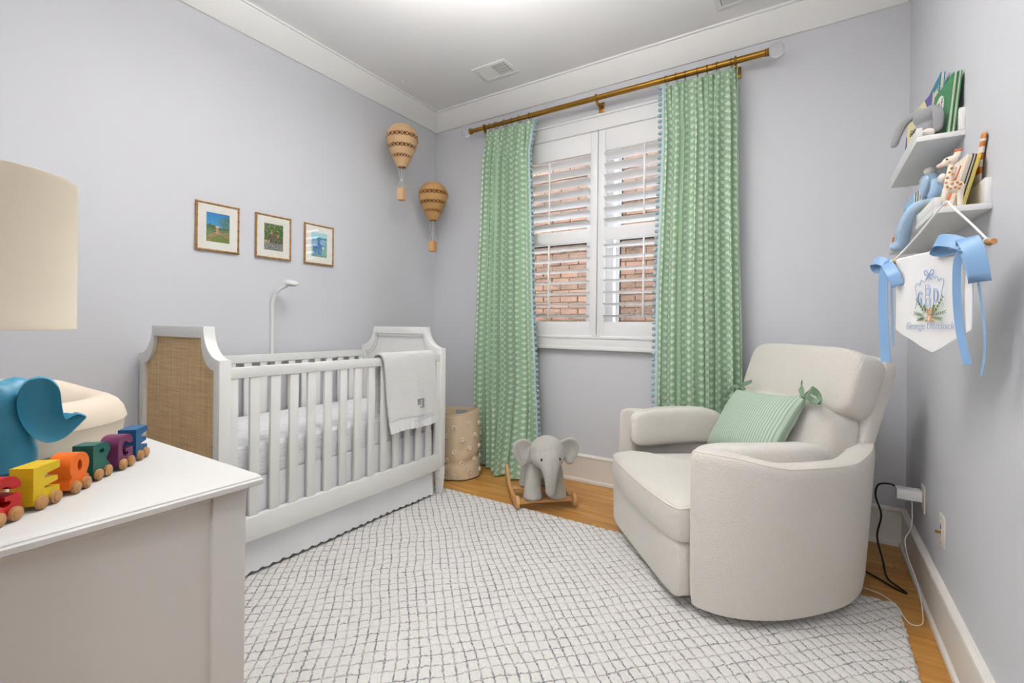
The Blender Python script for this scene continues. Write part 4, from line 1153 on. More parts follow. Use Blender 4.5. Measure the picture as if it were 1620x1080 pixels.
pom_me = MB().sphere((0, 0, 0), 0.0125, 10, 7).mesh('pompom', angle=180); pom_me.materials.append(M['bluepom'])
ring_me = MB().tube([(0, 0.027 * cos(t), 0.027 * sin(t)) for t in [2 * pi * q / 20 for q in range(20)]], 0.0018, 6, closed=True).tube([(0, 0, -0.027), (0, 0, -0.040)], 0.0012, 5).mesh('ring'); ring_me.materials.append(M['bronze'])
def curtain(label, xl, xr, hem, trim_right, seed, nf, fwd, flare):
    """xl, xr: functions of t (0 top .. 1 bottom) giving the side edges; hem: floor height at bottom"""
    ZT = ROD_Z - 0.036
    x_ref = (xl(0) + xr(0)) / 2
    c = thing('curtain', label, 'curtain', (x_ref, ROD_Y, 0.0), group='green block print curtains')
    rnd = random.Random(seed)
    ph = [rnd.uniform(-1.1, 1.1) for _ in range(nf + 2)]; am = [rnd.uniform(0.45, 1.25) for _ in range(nf + 2)]
    def pos(u, t):
        f = min(nf, max(0, nf * (u + 0.035 * sin(2 * pi * u * 1.5 + seed) * (1 - abs(2 * u - 1)))))
        i = min(int(f), nf - 1); q = f - i
        e = q * q * (3 - 2 * q)
        pj = ph[i] * (1 - e) + ph[i + 1] * e; aj = am[i] * (1 - e) + am[i + 1] * e
        th = 2 * pi * f + pj
        pinch = min(1, t / 0.10)
        A = (0.020 + (0.004 + fwd) * pinch + 0.008 * t) * aj
        x0, x1 = xl(t), xr(t)
        w_ = x1 - x0
        x = x0 + w_ * u + (w_ / nf) * 0.20 * sin(2 * th) * pinch * (1 - 0.3 * t) + 0.008 * nz(u * 6, t * 3, seed)
        sh = 0.85 * sin(th) + 0.25 * sin(2.3 * th + 1.0 + seed); sh = math.copysign(abs(sh) ** (0.75 if t > 0.1 else 1.3), sh)
        y = -A * sh + 0.010 * nz(u * 9, t * 5, seed + 3) * t - flare(u, t)
        ed = (1 - u) if trim_right else u
        y = y * (1 - exp(-(ed / 0.05) ** 2)) - 0.035 * pinch * exp(-(ed / 0.06) ** 2)
        top = 0.012 * (abs(sin(th * 0.5)) if t < 0.02 else 0)
        z = ZT - top + (hem(u) - ZT) * t
        return Vector((x, min(ROD_Y + y - 0.008 - fwd * pinch, 3.142), z))
    nu, nv = nf * 30, 60
    arcl = [0.0]
    for i in range(nu):
        arcl.append(arcl[-1] + (pos((i + 1) / nu, 0.55) - pos(i / nu, 0.55)).length)
    g = MB().grid(lambda u, t: tuple(pos(u, t) - Vector((x_ref, ROD_Y, 0))), nu, nv, uvf=lambda u, t: (arcl[int(round(u * nu))], 2.75 * (1 - t)))
    me = evaluated(g, [('SOLIDIFY', dict(thickness=0.003, offset=0))])
    me.shade_smooth(); me.set_sharp_from_angle(angle=radians(70))
    ob('cloth', me, M['curtain'], c)
    ue = 1.0 if trim_right else 0.0
    sg = 1 if trim_right else -1
    tape = []
    N_ = 70
    tp = MB()
    pts = [pos(ue, k / N_) for k in range(N_ + 1)]
    vs = []
    for p in pts:
        vs += [tuple(p - Vector((x_ref, ROD_Y, 0)) + Vector((-sg * 0.004, -0.0028, 0))), tuple(p - Vector((x_ref, ROD_Y, 0)) + Vector((sg * 0.012, -0.0028, 0))),
               tuple(p - Vector((x_ref, ROD_Y, 0)) + Vector((sg * 0.012, 0.0028, 0))), tuple(p - Vector((x_ref, ROD_Y, 0)) + Vector((-sg * 0.004, 0.0028, 0)))]
    fs = []
    for k in range(N_):
        for j in range(4):
            l = (j + 1) % 4
            fs.append((k * 4 + j, k * 4 + l, k * 4 + 4 + l, k * 4 + 4 + j))
    fs += [(0, 1, 2, 3), tuple(range(4 * N_, 4 * N_ + 4))]
    ob('trim_tape', tp.add(vs, fs), M['bluetape'], c)
    n = int(2.6 / 0.0375)
    for k in range(n):
        t = (k + 0.5) / n
        if t > 0.985: continue
        p = pos(ue, t)
        o = link('pompom', pom_me, c); o.location = p - Vector((x_ref, ROD_Y, 0)) + Vector((sg * 0.022, -0.002, 0)); o.rotation_euler = (t * 9, t * 17, 0)
    for i in range(nf):
        f = (i + 0.25 - ph[i] / (2 * pi)) / nf
        f = min(0.98, max(0.02, f))
        p = pos(f, 0.0)
        o = link('ring', ring_me, rod); o.location = (p.x - 1.55, 0, -0.0055); o.rotation_euler = (0, 0, random.uniform(-0.35, 0.35))
    return c
def lerpf(*kv):
    def f(t):
        for (a, x), (b_, y) in zip(kv, kv[1:]):
            if t <= b_:
                k = (t - a) / (b_ - a); return x + (y - x) * k
        return kv[-1][1]
    return f
curtain('green block print curtain left of the window, ending behind the rocking elephant', lerpf((0, 0.625), (0.3, 0.600), (0.7, 0.555), (1, 0.560)), lerpf((0, 1.072), (0.5, 1.122), (1, 1.195)),
        lambda u: 0.012 + 0.03 * max(0, 0.25 - u), True, 3, 6, 0.036, lambda u, t: 0.15 * max(0, (t - 0.74) / 0.26) ** 1.3 * (sin(pi * min(1, max(0, (u - 0.36) / 0.62))) ** 0.8 if 0.36 < u < 0.98 else 0))
curtain('green block print curtain right of the window, ending behind the armchair', lerpf((0, 2.050), (0.12, 2.065), (0.5, 2.045), (1, 2.030)), lerpf((0, 2.488), (0.3, 2.500), (1, 2.560)),
        lambda u: 0.012, False, 11, 7, 0.018, lambda u, t: 0.0)

# ================================================================== framed photographs
def lp_(a, b, t):
    t = max(0, min(1, t)); return tuple(a[i] + (b[i] - a[i]) * t for i in range(3))
def pic_giraffe(u, v):
    n = nz(u * 9, v * 9, 1) ; n2 = nz(u * 30, v * 30, 4)
    if v > 0.58 + 0.05 * n - 0.06 * u + 0.03 * sin(u * 6):
        c = lp_((52, 150, 196), (20, 116, 178), (v - 0.55) / 0.45)
    elif v > 0.45 + 0.05 * n: c = lp_((42, 74, 40), (70, 104, 54), n2 + 0.5)
    elif v > 0.2: c = lp_((120, 146, 74), (70, 98, 48), n2 + 0.5 + 0.3 * n)
    else: c = lp_((84, 112, 34), (136, 142, 50), n2 + 0.5)
    if (u - 0.85) ** 2 / 0.07 + (v - 0.70) ** 2 / 0.035 < 1 + n2 * 1.6 and n2 + n > -0.25: c = lp_((48, 84, 52), (96, 128, 96), n2 + 0.5)
    for (x0, y0, x1, y1, w_) in ((0.12, 0.16, 0.55, 0.36, 0.045), (0.50, 0.36, 1.0, 0.20, 0.04), (0.45, 0.26, 0.95, 0.36, 0.025), (0.12, 0.05, 0.16, 0.22, 0.04)):
        dx, dy = x1 - x0, y1 - y0; k = max(0, min(1, ((u - x0) * dx + (v - y0) * dy) / (dx * dx + dy * dy)))
        if (u - x0 - dx * k) ** 2 + (v - y0 - dy * k) ** 2 < (w_ * (1 + n2)) ** 2: c = lp_((116, 80, 56), (190, 152, 118), n2 + 0.5)
    if abs(u - 0.47) < 0.045 and 0.3 < v < 0.52: c = lp_((150, 96, 60), (212, 176, 140), (sin(u * 90) * sin(v * 60) > 0) * 1.0)
    if (u - 0.48) ** 2 / 0.010 + (v - 0.53) ** 2 / 0.0016 < 1: c = (208, 172, 142)
    return c
def pic_bark(u, v):
    n = nz(u * 12, v * 14, 11); n2 = nz(u * 34, v * 34, 14)
    c = lp_((34, 54, 22), (130, 156, 72), n + n2 + 0.4)
    if v > 0.8: c = lp_(c, (214, 224, 178), max(0, n2 + n * 0.8))
    if (u - 0.55) ** 2 / 0.09 + (v - 0.30) ** 2 / 0.16 < 1 + n * 0.5: c = lp_((46, 38, 26), (150, 128, 96), n2 + n * 0.5 + 0.42)
    if v < 0.36 and u < 0.3: c = lp_((120, 96, 72), (226, 206, 176), n2 + n + 0.6)
    if v < 0.28 + 0.1 * n: c = lp_((40, 40, 38), (206, 204, 202), n2 * 1.6 + 0.42)
    if (u - 0.40) ** 2 + (v - 0.64) ** 2 < 0.004 or (u - 0.72) ** 2 + (v - 0.55) ** 2 < 0.003: c = (182, 132, 82)
    return c
def pic_elephant(u, v):
    n = nz(u * 10, v * 10, 21); n2 = nz(u * 26, v * 26, 24)
    c = lp_((120, 190, 214), (172, 222, 232), v) if v > 0.66 else lp_((96, 150, 130), (140, 190, 180), n2 + 0.5)
    if 0.72 < v < 0.80 + 0.02 * n and u > 0.35: c = (58, 132, 148)
    body = (u - 0.45) ** 2 / 0.13 + (v - 0.50) ** 2 / 0.055 < 1
    legs = v < 0.5 and (0.14 < u < 0.34 or 0.40 < u < 0.66) and v > 0.06
    ears = (u - 0.22) ** 2 / 0.03 + (v - 0.62) ** 2 / 0.018 < 1 or (u - 0.72) ** 2 / 0.03 + (v - 0.62) ** 2 / 0.016 < 1
    if body or legs: c = lp_((24, 92, 150), (84, 150, 198), n2 + n + 0.4)
    if ears: c = lp_((110, 156, 196), (160, 190, 214), n2 + 0.5)
    if (u - 0.74) ** 2 + (v - 0.40) ** 2 < 0.003: c = (236, 234, 220)
    if v < 0.10 + 0.05 * n: c = lp_((70, 120, 120), (130, 180, 150), n2 + 0.5)
    return c
for y0, y1, fn, lab in ((1.245, 1.482, pic_giraffe, 'bamboo framed photo of a giraffe and fallen tree under blue sky'), (1.577, 1.812, pic_bark, 'bamboo framed photo of a shady brown tree trunk and foliage'), (1.907, 2.136, pic_elephant, 'bamboo framed blue elephant picture nearest the corner')):
    w_, h_ = y1 - y0, 0.276
    # local x runs to the right as seen from the room (+Y), local y into the wall (-X)
    fr = thing('framed_picture', lab, 'picture', mat=frame_matrix((LX, (y0 + y1) / 2, 1.688), (0, 1, 0), (-1, 0, 0), (0, 0, 1)), group='three framed pictures above the crib')
    for horiz, s_ in ((1, -1), (1, 1), (0, -1), (0, 1)):
        L = w_ if horiz else h_; n = 40
        pts, rr = [], []
        for i in range(n + 1):
            q = -L / 2 + L * i / n
            pts.append((q, -0.012, s_ * (h_ / 2 - 0.006)) if horiz else (s_ * (w_ / 2 - 0.006), -0.012, q))
            ph = (i / n * 5) % 1.0
            rr.append(0.0055 + 0.0016 * (exp(-((ph - 0.5) / 0.10) ** 2)))
        ob('moulding', MB().tube(pts, rr, 10), M['bamboo'] if 'bamboo' in M else M.setdefault('bamboo', smat('bamboo_gold', rgb(170, 122, 58), 0.35, 0.15, var=(70, 0.4))), fr)
    ob('backing', MB().box(-w_ / 2 + 0.006, w_ / 2 - 0.006, -0.010, -0.001, -h_ / 2 + 0.006, h_ / 2 - 0.006), M['brown'], fr)
    pw, ph_ = w_ * 0.53, h_ * 0.60
    o_ = [(-w_ / 2 + 0.008, -h_ / 2 + 0.008), (w_ / 2 - 0.008, -h_ / 2 + 0.008), (w_ / 2 - 0.008, h_ / 2 - 0.008), (-w_ / 2 + 0.008, h_ / 2 - 0.008)]
    i_ = [(-pw / 2, -ph_ / 2), (pw / 2, -ph_ / 2), (pw / 2, ph_ / 2), (-pw / 2, ph_ / 2)]
    ob('mat_board', MB().ring(o_, i_, 'y', -0.0130, -0.0112), M['cream'], fr)
    o = ob('print', picture(pw + 0.004, ph_ + 0.004, 56, 76, fn), None, fr); o.location = (0, -0.0108, 0)
    ob('glass', MB().box(-w_ / 2 + 0.008, w_ / 2 - 0.008, -0.0150, -0.0140, -h_ / 2 + 0.008, h_ / 2 - 0.008), M['picglass'], fr)

# ================================================================== baby monitor on a wall pole
mn = thing('baby_monitor', 'white baby monitor on a curved pole above the crib', 'baby monitor', (LX, 1.689, 0.0))
pp = catmull([(0.014, 0, 0.30), (0.014, 0, 0.80), (0.014, 0, 1.20), (0.016, 0.001, 1.280), (0.034, 0.006, 1.330), (0.080, 0.016, 1.362), (0.130, 0.028, 1.382)], 8)
ob('pole', MB().tube(pp, 0.0115, 14, flat=0.9), M['plastic'], mn)
ob('collar', MB().tube([(0.014, 0, 1.075), (0.014, 0, 1.082)], 0.0122, 14), M['plastic'], mn)
ob('wall_foot', MB().box(0.0005, 0.004, -0.009, 0.009, 0.28, 1.20), M['plastic'], mn, bevel=0.001)
hm = Matrix.Translation((0.160, 0.036, 1.397)) @ Matrix.Rotation(radians(12), 4, 'Y')
ob('camera_head', MB().sphere((0, 0, 0), (0.047, 0.040, 0.016), 28, 14, 0.8).xf(hm), M['plastic'], mn, angle=180)
ob('lens', MB().lathe([(0, -0.0175), (0.022, -0.0172), (0.025, -0.012), (0, -0.010)], 24).xf(hm @ Matrix.Translation((0.006, 0, 0))), M['black'], mn, label='round black lens')

# ================================================================== wicker hot-air balloons
def balloon(label, x, y, zt, R, mat, dz_env, dz_bt, dz_bb):
    """zt top of envelope; dz_env envelope height; basket between dz_bt and dz_bb below top"""
    t = thing('wicker_balloon', label, 'hanging decoration', (x, y, zt), group='wicker hot-air balloons')
    H = dz_env
    def rad(k):   # k 0 top .. 1 bottom
        if k < 0.36: return R * sqrt(max(0, 1 - ((0.36 - k) / 0.36) ** 2))
        q = (k - 0.36) / 0.64
        return R * (1 - 0.72 * q ** 1.35)
    bands = [(0.0, 0.28, 1), (0.28, 0.39, 0), (0.39, 0.525, 1), (0.525, 0.615, 0), (0.615, 0.74, 1), (0.74, 0.82, 0), (0.82, 1.0, 1)]
    for a, b_, full in bands:
        if full:
            n = max(3, int((b_ - a) * 30))
            def fn(u, v): 
                k = a + (b_ - a) * v; r = max(0.0008, rad(k))
                return (r * cos(2 * pi * u), r * sin(2 * pi * u), -H * k)
            me = evaluated(MB().grid(fn, 48, n, closeu=True, uvf=lambda u, v: (u if u < 1 else 1, (a + (b_ - a) * v))), [('SOLIDIFY', dict(thickness=0.003, offset=-1))])
            me.shade_smooth(); me.set_sharp_from_angle(angle=radians(50))
            ob('woven_band', me, mat, t)
            for kk in (a, b_):
                if kk > 0.02: ob('rim', MB().tube([(rad(kk) * 1.01 * cos(2 * pi * i / 36), rad(kk) * 1.01 * sin(2 * pi * i / 36), -H * kk) for i in range(36)], 0.0026, 5, closed=True), mat, t)
        else:
            mb = MB(); n = 20
            for i in range(n):
                for s_ in (-1, 1):
                    a0, a1 = 2 * pi * i / n, 2 * pi * (i + s_) / n
                    mb.tube([(rad(a) * cos(a0), rad(a) * sin(a0), -H * a), (rad((a + b_) / 2) * cos((a0 + a1) / 2), rad((a + b_) / 2) * sin((a0 + a1) / 2), -H * (a + b_) / 2), (rad(b_) * cos(a1), rad(b_) * sin(a1), -H * b_)], 0.0027, 5)
            ob('lattice', mb, mat, t)
            mb = MB().grid(lambda u, v: ((rad(a + (b_ - a) * v) - 0.012) * cos(2 * pi * u), (rad(a + (b_ - a) * v) - 0.012) * sin(2 * pi * u), -H * (a + (b_ - a) * v)), 36, 3, closeu=True)
            ob('lining', mb, M['rattan_dark'], t)
    rb = R * 0.28
    knot = (0, 0, -(H + (dz_bt - H) * 0.60))
    mb = MB()
    for i in range(4):
        a0 = pi / 4 + i * pi / 2
        mb.tube([(rb * 0.9 * cos(a0), rb * 0.9 * sin(a0), -H), (0.008 * cos(a0), 0.008 * sin(a0), knot[2]), (0.026 * cos(a0) * 1.2, 0.026 * sin(a0) * 1.2, -dz_bt)], 0.0013, 5)
    mb.tube([(0.008 * cos(2 * pi * i / 12), 0.008 * sin(2 * pi * i / 12), knot[2]) for i in range(12)], 0.002, 5, closed=True)
    mb.tube([(0, 0, 0), (0, 0, CZ - zt - 0.013)], 0.0005, 4)
    ob('cords', mb, M['string'], t)
    hb = 0.027
    bm2 = MB()
    def sqn(k, h_):
        return [(-h_ + k, -h_), (h_ - k, -h_), (h_, -h_ + k), (h_, h_ - k), (h_ - k, h_), (-h_ + k, h_), (-h_, h_ - k), (-h_, -h_ + k)]
    bm2.ring(sqn(0.006, hb), sqn(0.006, hb - 0.004), 'z', -dz_bb, -dz_bt)
    bm2.prism(sqn(0.006, hb - 0.001), 'z', -dz_bb, -dz_bb + 0.004)
    bm2.uv = [(atan2(p[1], p[0]) / (2 * pi) * 0.5, p[2] * 3) for p in bm2.v]
    ob('basket', bm2.xf(Matrix.Rotation(0.25, 4, 'Z')), mat, t, angle=30)
balloon('pale wicker hot-air balloon hanging higher, nearer the pictures', 0.197, 2.594, 2.692, 0.121, M['wicker_pale'], 0.335, 0.497, 0.588)
balloon('honey coloured wicker hot-air balloon hanging lower in the corner', 0.197, 2.954, 2.338, 0.122, M['wicker_honey'], 0.320, 0.498, 0.580)

# ================================================================== armchair
E1, E2 = Vector((0.629, -0.778, 0)).normalized(), Vector((0.778, 0.629, 0)).normalized()
CH0 = Vector((2.23, 2.285, 0.0175))
ch = thing('armchair', 'cream upholstered swivel glider armchair with curved arms', 'armchair', mat=frame_matrix(CH0, E1, E2, (0, 0, 1)))
# local: x across (right as seen from the front), y depth, z up
SIDE = [(0.385, 0.030), (0.392, 0.004), (0.412, -0.010), (0.440, -0.004), (0.481, 0.030), (0.519, 0.085), (0.550, 0.186), (0.557, 0.306), (0.536, 0.46), (0.486, 0.625), (0.395, 0.770), (0.29, 0.862), (0.20, 0.905)]
def arm_top(t):
    # t along the arm 0 front .. 1 back
    P = [(0.0, 0.648), (0.10, 0.650), (0.35, 0.612), (0.60, 0.606), (0.78, 0.628), (0.90, 0.662), (1.0, 0.680)]
    for (a, x), (b_, y) in zip(P, P[1:]):
        if t <= b_:
            k = (t - a) / (b_ - a); k = k * k * (3 - 2 * k); return x + (y - x) * k
    return P[-1][1]
def arm(sg):
    pts = catmull([(x, y, 0) for x, y in SIDE[2:]], 6)
    n = len(pts); vs, fs = [], []
    L = [0]
    for i in range(1, n): L.append(L[-1] + (pts[i] - pts[i - 1]).length)
    TH = 0.105
    for i, p in enumerate(pts):
        t = (pts[min(i + 1, n - 1)] - pts[max(i - 1, 0)]).normalized()
        inn = Vector((-t.y, t.x, 0))
        k = L[i] / L[-1]; zt = arm_top(k)
        th = TH * min(1, 0.8 + k * 3)
        sec = [(0.028, 0.030), (0.010, 0.034), (0.002, 0.10), (0.0, 0.30), (0.0, zt - 0.045), (0.004, zt - 0.018), (0.012, zt - 0.006), (0.026, zt), (th * 0.5, zt + 0.003), (th - 0.026, zt), (th - 0.010, zt - 0.008), (th, zt - 0.03), (th, 0.30), (th, 0.030)]
        out = 0.030
        for d, z in sec:
            fl_ = out * max(0, (z - 0.1) / 0.55) * min(1, k * 3)
            q = p - inn * fl_ + inn * d
            kx = 1.0 if sg > 0 else 1 - 0.14 * min(1, max(0, (q.y - 0.25) / 0.4))
            vs.append((sg * q.x * kx, q.y, z))
    m = 14
    for i in range(n - 1):
        for j in range(m):
            l = (j + 1) % m
            fs.append((i * m + j, i * m + l, (i + 1) * m + l, (i + 1) * m + j))
    fs += [tuple(range(m))[::-1], tuple(range((n - 1) * m, n * m))]
    mb = MB().add(vs, fs)
    path = [Vector(vs[i * m + 6]) for i in range(n)]
    front = [Vector(vs[j]) for j in range(1, 7)]
    return mb, path, front
for sg in (-1, 1):
    mb, path, front = arm(sg)
    a_ = ob('arm', mb, M['boucle'], ch, angle=60)
    ob('piping', MB().tube(front[:-1] + path, 0.0032, 6), M['piping'], a_)
    # inner bolster pad on the arm
    pad = MB().sphere((sg * 0.365, 0.305, 0.552), (0.058, 0.275, 0.104), 32, 24, 0.45, 0.45)
    pad.v = [(x + sg * (0.085 * sin(pi * min(1, max(0, (y - 0.0) / 0.7))) - 0.02), y, z + 0.010 * sin(y * 4)) for x, y, z in pad.v]
    ob('arm_pad', pad, M['boucle'], ch, angle=180)
# rear wrap
ob('back_shell', MB().grid(lambda u, v: ((-0.30 + 0.60 * u), 0.862 + 0.060 * sin(pi * u), 0.034 + 0.60 * v), 24, 8).grid(lambda u, v: ((-0.30 + 0.60 * u), 0.80 + 0.06 * sin(pi * u), 0.034 + 0.60 * v), 24, 8), M['boucle'], ch, angle=180)
# seat cushion with a wide T front
def seat():
    out = [(-0.300, 0.60), (-0.325, 0.10), (-0.330, 0.055), (-0.385, 0.040), (-0.402, 0.015), (-0.406, -0.03), (-0.390, -0.060), (-0.25, -0.080), (0.0, -0.088), (0.22, -0.082), (0.375, -0.062), (0.398, -0.03), (0.398, 0.010), (0.385, 0.03), (0.330, 0.055), (0.325, 0.10), (0.300, 0.60)]
    pts = catmull([(x, y, 0) for x, y in out], 4)
    n = len(pts); c = Vector((0, 0.24, 0)); vs, fs = [], []
    prof = [(0.90, 0.262), (0.985, 0.268), (1.0, 0.290), (1.004, 0.335), (1.002, 0.385), (0.992, 0.408), (0.97, 0.420), (0.90, 0.433), (0.7, 0.446), (0.4, 0.455), (0.0, 0.458)]
    for k, z in prof:
        for p in pts:
            q = c + (p - c) * k
            vs.append((q.x, q.y, z - (0.010 * max(0, -p.y / 0.08) if z > 0.36 else 0)))
    for r in range(len(prof) - 1):
        for i in range(n):
            j = (i + 1) % n
            fs.append((r * n + i, r * n + j, (r + 1) * n + j, (r + 1) * n + i))
    fs.append(tuple(range(n)))
    path = [Vector(vs[5 * n + i]) for i in range(4 * 2, n - 4 * 2)]
    return MB().add(vs, fs), path
mb, path = seat()
mb.w = True
s_ = ob('seat_cushion', mb, M['boucle'], ch, angle=55)
ob('piping', MB().tube(path, 0.003, 6), M['piping'], s_)
ob('footrest', MB().sphere((-0.004, -0.012, 0.152), (0.400, 0.052, 0.124), 48, 20, 0.25, 0.25), M['boucle'], ch, angle=180)
ob('under_frame', MB().box(-0.36, 0.36, 0.03, 0.80, 0.05, 0.28), M['boucle'], ch, bevel=0.02)
ob('swivel_base', MB().lathe([(0, 0.0), (0.30, 0.0), (0.30, 0.018), (0.29, 0.028), (0.12, 0.030), (0.12, 0.055), (0, 0.055)], 40, (0, 0.42, 0)), M['dark'], ch)
# reclining back: lumbar cushion, head cushion, outer back
def cushion(c, r, e1, e2, tilt, nu=56, nv=36, bulge=0.0):
    R = Matrix.Rotation(-tilt, 3, 'X')
    return MB().sphere(c, r, nu, nv, e1, e2, rot=R)
TL = radians(19)
ob('outer_back', cushion((0, 0.845, 0.735), (0.362, 0.042, 0.285), 0.22, 0.3, TL), M['boucle'], ch, angle=180)
lc = ob('lumbar_cushion', cushion((0, 0.690, 0.590), (0.355, 0.105, 0.205), 0.40, 0.42, radians(15)), M['boucle'], ch, angle=180)
hc = ob('head_cushion', cushion((0, 0.795, 0.880), (0.372, 0.095, 0.158), 0.36, 0.36, TL), M['boucle'], ch, angle=180)
def pipe_loop(c, rx, ry, rz_, tilt, e):
    R = Matrix.Rotation(-tilt, 3, 'X'); pts = []
    def pw(x): return math.copysign(abs(x) ** e, x)
    for i in range(72):
        a = 2 * pi * i / 72
        pts.append(Vector(c) + R @ Vector((rx * pw(cos(a)), ry, rz_ * pw(sin(a)))))
    return MB().tube(pts, 0.003, 6, closed=True)
ob('piping', pipe_loop((0, 0.795, 0.880), 0.362, -0.052, 0.151, TL, 0.30), M['piping'], hc)
ob('piping', pipe_loop((0, 0.690, 0.590), 0.342, -0.058, 0.190, radians(15), 0.36), M['piping'], lc)

# striped pillow with ties
TP = radians(33)
pm = frame_matrix(CH0, E1, E2, (0, 0, 1)) @ Matrix.Translation((-0.005, 0.520, 0.655)) @ Matrix.Rotation(radians(-4), 4, 'Y') @ Matrix.Rotation(-TP, 4, 'X')
pw = thing('lumbar_pillow', 'pale green striped pillow with tied corners leaning in the armchair', 'pillow', mat=pm)
def pillow():
    W_, H_, D_ = 0.262, 0.180, 0.068
    def f(u, v, s):
        x, z = 2 * u - 1, 2 * v - 1
        e = max(0, (1 - abs(x) ** 2.6) * (1 - abs(z) ** 2.6)) ** 0.42
        px = x * W_ * (1 - 0.07 * (1 - abs(x) ** 2) * z * z * 0 - 0.06 * (1 - z * z) * abs(x) ** 3)
        pz_ = z * H_ * (1 - 0.10 * (1 - x * x) * abs(z) ** 3)
        w_ = 0.004 * nz(u * 9, v * 6, 2 + s)
        return (px, s * (D_ * e) + (w_ if e > 0.1 else 0), pz_)
    mb = MB()
    for s in (-1, 1):
        mb.grid(lambda u, v: f(u, v, s), 44, 32, uvf=lambda u, v: (u * 0.52, v * 0.36))
    mb.w = True
    return mb
ob('cover', pillow(), M['stripe'], pw, angle=180)
def strip(pts, width, wdir, th=0.0022):
    """ribbon through pts; wdir: list of width directions"""
    P = [Vector(p) for p in pts]
    n = len(P); vs, fs = [], []
    for i, p in enumerate(P):
        t = (P[min(i + 1, n - 1)] - P[max(i - 1, 0)]).normalized()
        wd_ = wdir[i] if isinstance(wdir, list) else wdir
        wd_ = Vector(wd_); wd_ = (wd_ - t * wd_.dot(t)).normalized()
        nn = t.cross(wd_)
        w_ = width[i] if isinstance(width, (list, tuple)) else width
        vs += [p - wd_ * w_ - nn * th / 2, p + wd_ * w_ - nn * th / 2, p + wd_ * w_ + nn * th / 2, p - wd_ * w_ + nn * th / 2]
    for i in range(n - 1):
        for j in range(4):
            l = (j + 1) % 4
            fs.append((i * 4 + j, i * 4 + l, i * 4 + 4 + l, i * 4 + 4 + j))
    fs += [(3, 2, 1, 0), tuple(range(4 * n - 4, 4 * n))]
    return MB().add(vs, fs)
def tie(P0, sg):
    mb = MB().sphere(P0, 0.014, 12, 8)
    tails = [[(0, 0, 0), (0.03, -0.012, 0.030), (0.062, -0.016, 0.026), (0.095, -0.010, 0.010), (0.120, -0.004, -0.030)], [(0, 0, 0), (-0.018, -0.01, 0.025), (-0.032, -0.012, 0.050), (-0.044, -0.010, 0.075)],
             [(0, 0, 0), (0.03, -0.014, 0.004), (0.058, -0.020, -0.006), (0.088, -0.018, -0.024), (0.122, -0.012, -0.022)]]
    if sg < 0: tails = [[(0, 0, 0), (0.03, -0.016, 0.022), (0.06, -0.020, 0.026), (0.10, -0.016, 0.050)], [(0, 0, 0), (-0.03, -0.012, 0.012), (-0.055, -0.010, -0.02), (-0.07, -0.006, -0.065)], [(0, 0, 0), (0.03, -0.016, 0.010), (0.065, -0.02, 0.002), (0.085, -0.018, -0.006)]]
    for tl in tails:
        pts = catmull([Vector(P0) + Vector(q) for q in tl], 5)
        n = len(pts)
        wds = [0.006 + (0.012 * sin(pi * min(1, i / n * 1.05)) if len(tl) > 4 else 0.006 * sin(pi * i / n)) for i in range(n)]
        mb2 = strip(pts, wds, [(0.2, -0.3 + 0.5 * sin(i * 0.4), 1) for i in range(n)])
        mb.add(mb2.v, mb2.f)
    return mb
ob('tie', tie((0.246, -0.006, 0.176), 1), M['tie'], pw, angle=50, label='knotted fabric tie')
ob('tie', tie((-0.246, -0.006, 0.176), -1), M['tie'], pw, angle=50, label='knotted fabric tie')

# ================================================================== picture-ledge shelves on the right wall
def ledge(label, y0, y1, zb, back):
    t = thing('wall_shelf', label, 'shelf', (RX, (y0 + y1) / 2, zb), group='white picture ledges')
    h = (y1 - y0) / 2
    ob('board', MB().box(-0.125, 0, -h, h, 0, 0.018), M['white'], t, bevel=0.0015)
    ob('back', MB().box(-0.016, 0, -h, h, 0.0181, back), M['white'], t, bevel=0.0015)
    ob('lip', MB().box(-0.125, -0.109, -h, h, 0.0181, 0.048), M['white'], t, bevel=0.0015)
    return t
ledge('upper white wall ledge holding the green book and grey bunny', 2.128, 2.775, 1.799, 0.094)
ledge('lower white wall ledge holding the toy giraffe', 1.842, 2.778, 1.492, 0.090)
ZU, ZL = 1.799 + 0.0182, 1.492 + 0.0182

def book(name, label, y_r, y_l, z0, h, xb, th, lean, cover, spine=None, yaw=0.0, group=None, pages=True, rnd=0.0, extra=None):
    """front cover faces the room (-X); y_r right edge as seen, y_l left edge; xb = X of the cover's foot; th thickness"""
    w_ = y_l - y_r
    # local x right as seen (-Y), local y into the wall (+X), z up
    m = Matrix.Translation((xb, (y_r + y_l) / 2, z0)) @ frame_matrix((0, 0, 0), (0, -1, 0), (1, 0, 0), (0, 0, 1)) @ Matrix.Rotation(yaw, 4, 'Z') @ Matrix.Rotation(-lean, 4, 'X')
    t = thing(name, label, 'book', mat=m, group=group)
    def outline(d):
        if rnd <= 0: return [(-w_ / 2 + d, d), (w_ / 2 - d, d), (w_ / 2 - d, h - d), (-w_ / 2 + d, h - d)]
        o = []
        for cx, cz, a0 in ((w_ / 2 - rnd, rnd, -90), (w_ / 2 - rnd, h - rnd, 0)):
            o += arc(cx, cz, rnd - d, rnd - d, a0, a0 + 90, 5)
        return [(-w_ / 2 + d, d)] + o + [(-w_ / 2 + d, h - d)]
    ob('front_cover', MB().prism(outline(0), 'y', 0, 0.0022), M[cover], t)
    ob('back_cover', MB().prism(outline(0), 'y', th - 0.0022, th), M[cover], t)
    if pages: ob('pages', MB().prism(outline(0.003), 'y', 0.0023, th - 0.0023), M['page'], t)
    ob('spine', MB().box(-w_ / 2 - 0.0015, -w_ / 2, 0, th, 0, h), M[spine or cover], t)
    return t
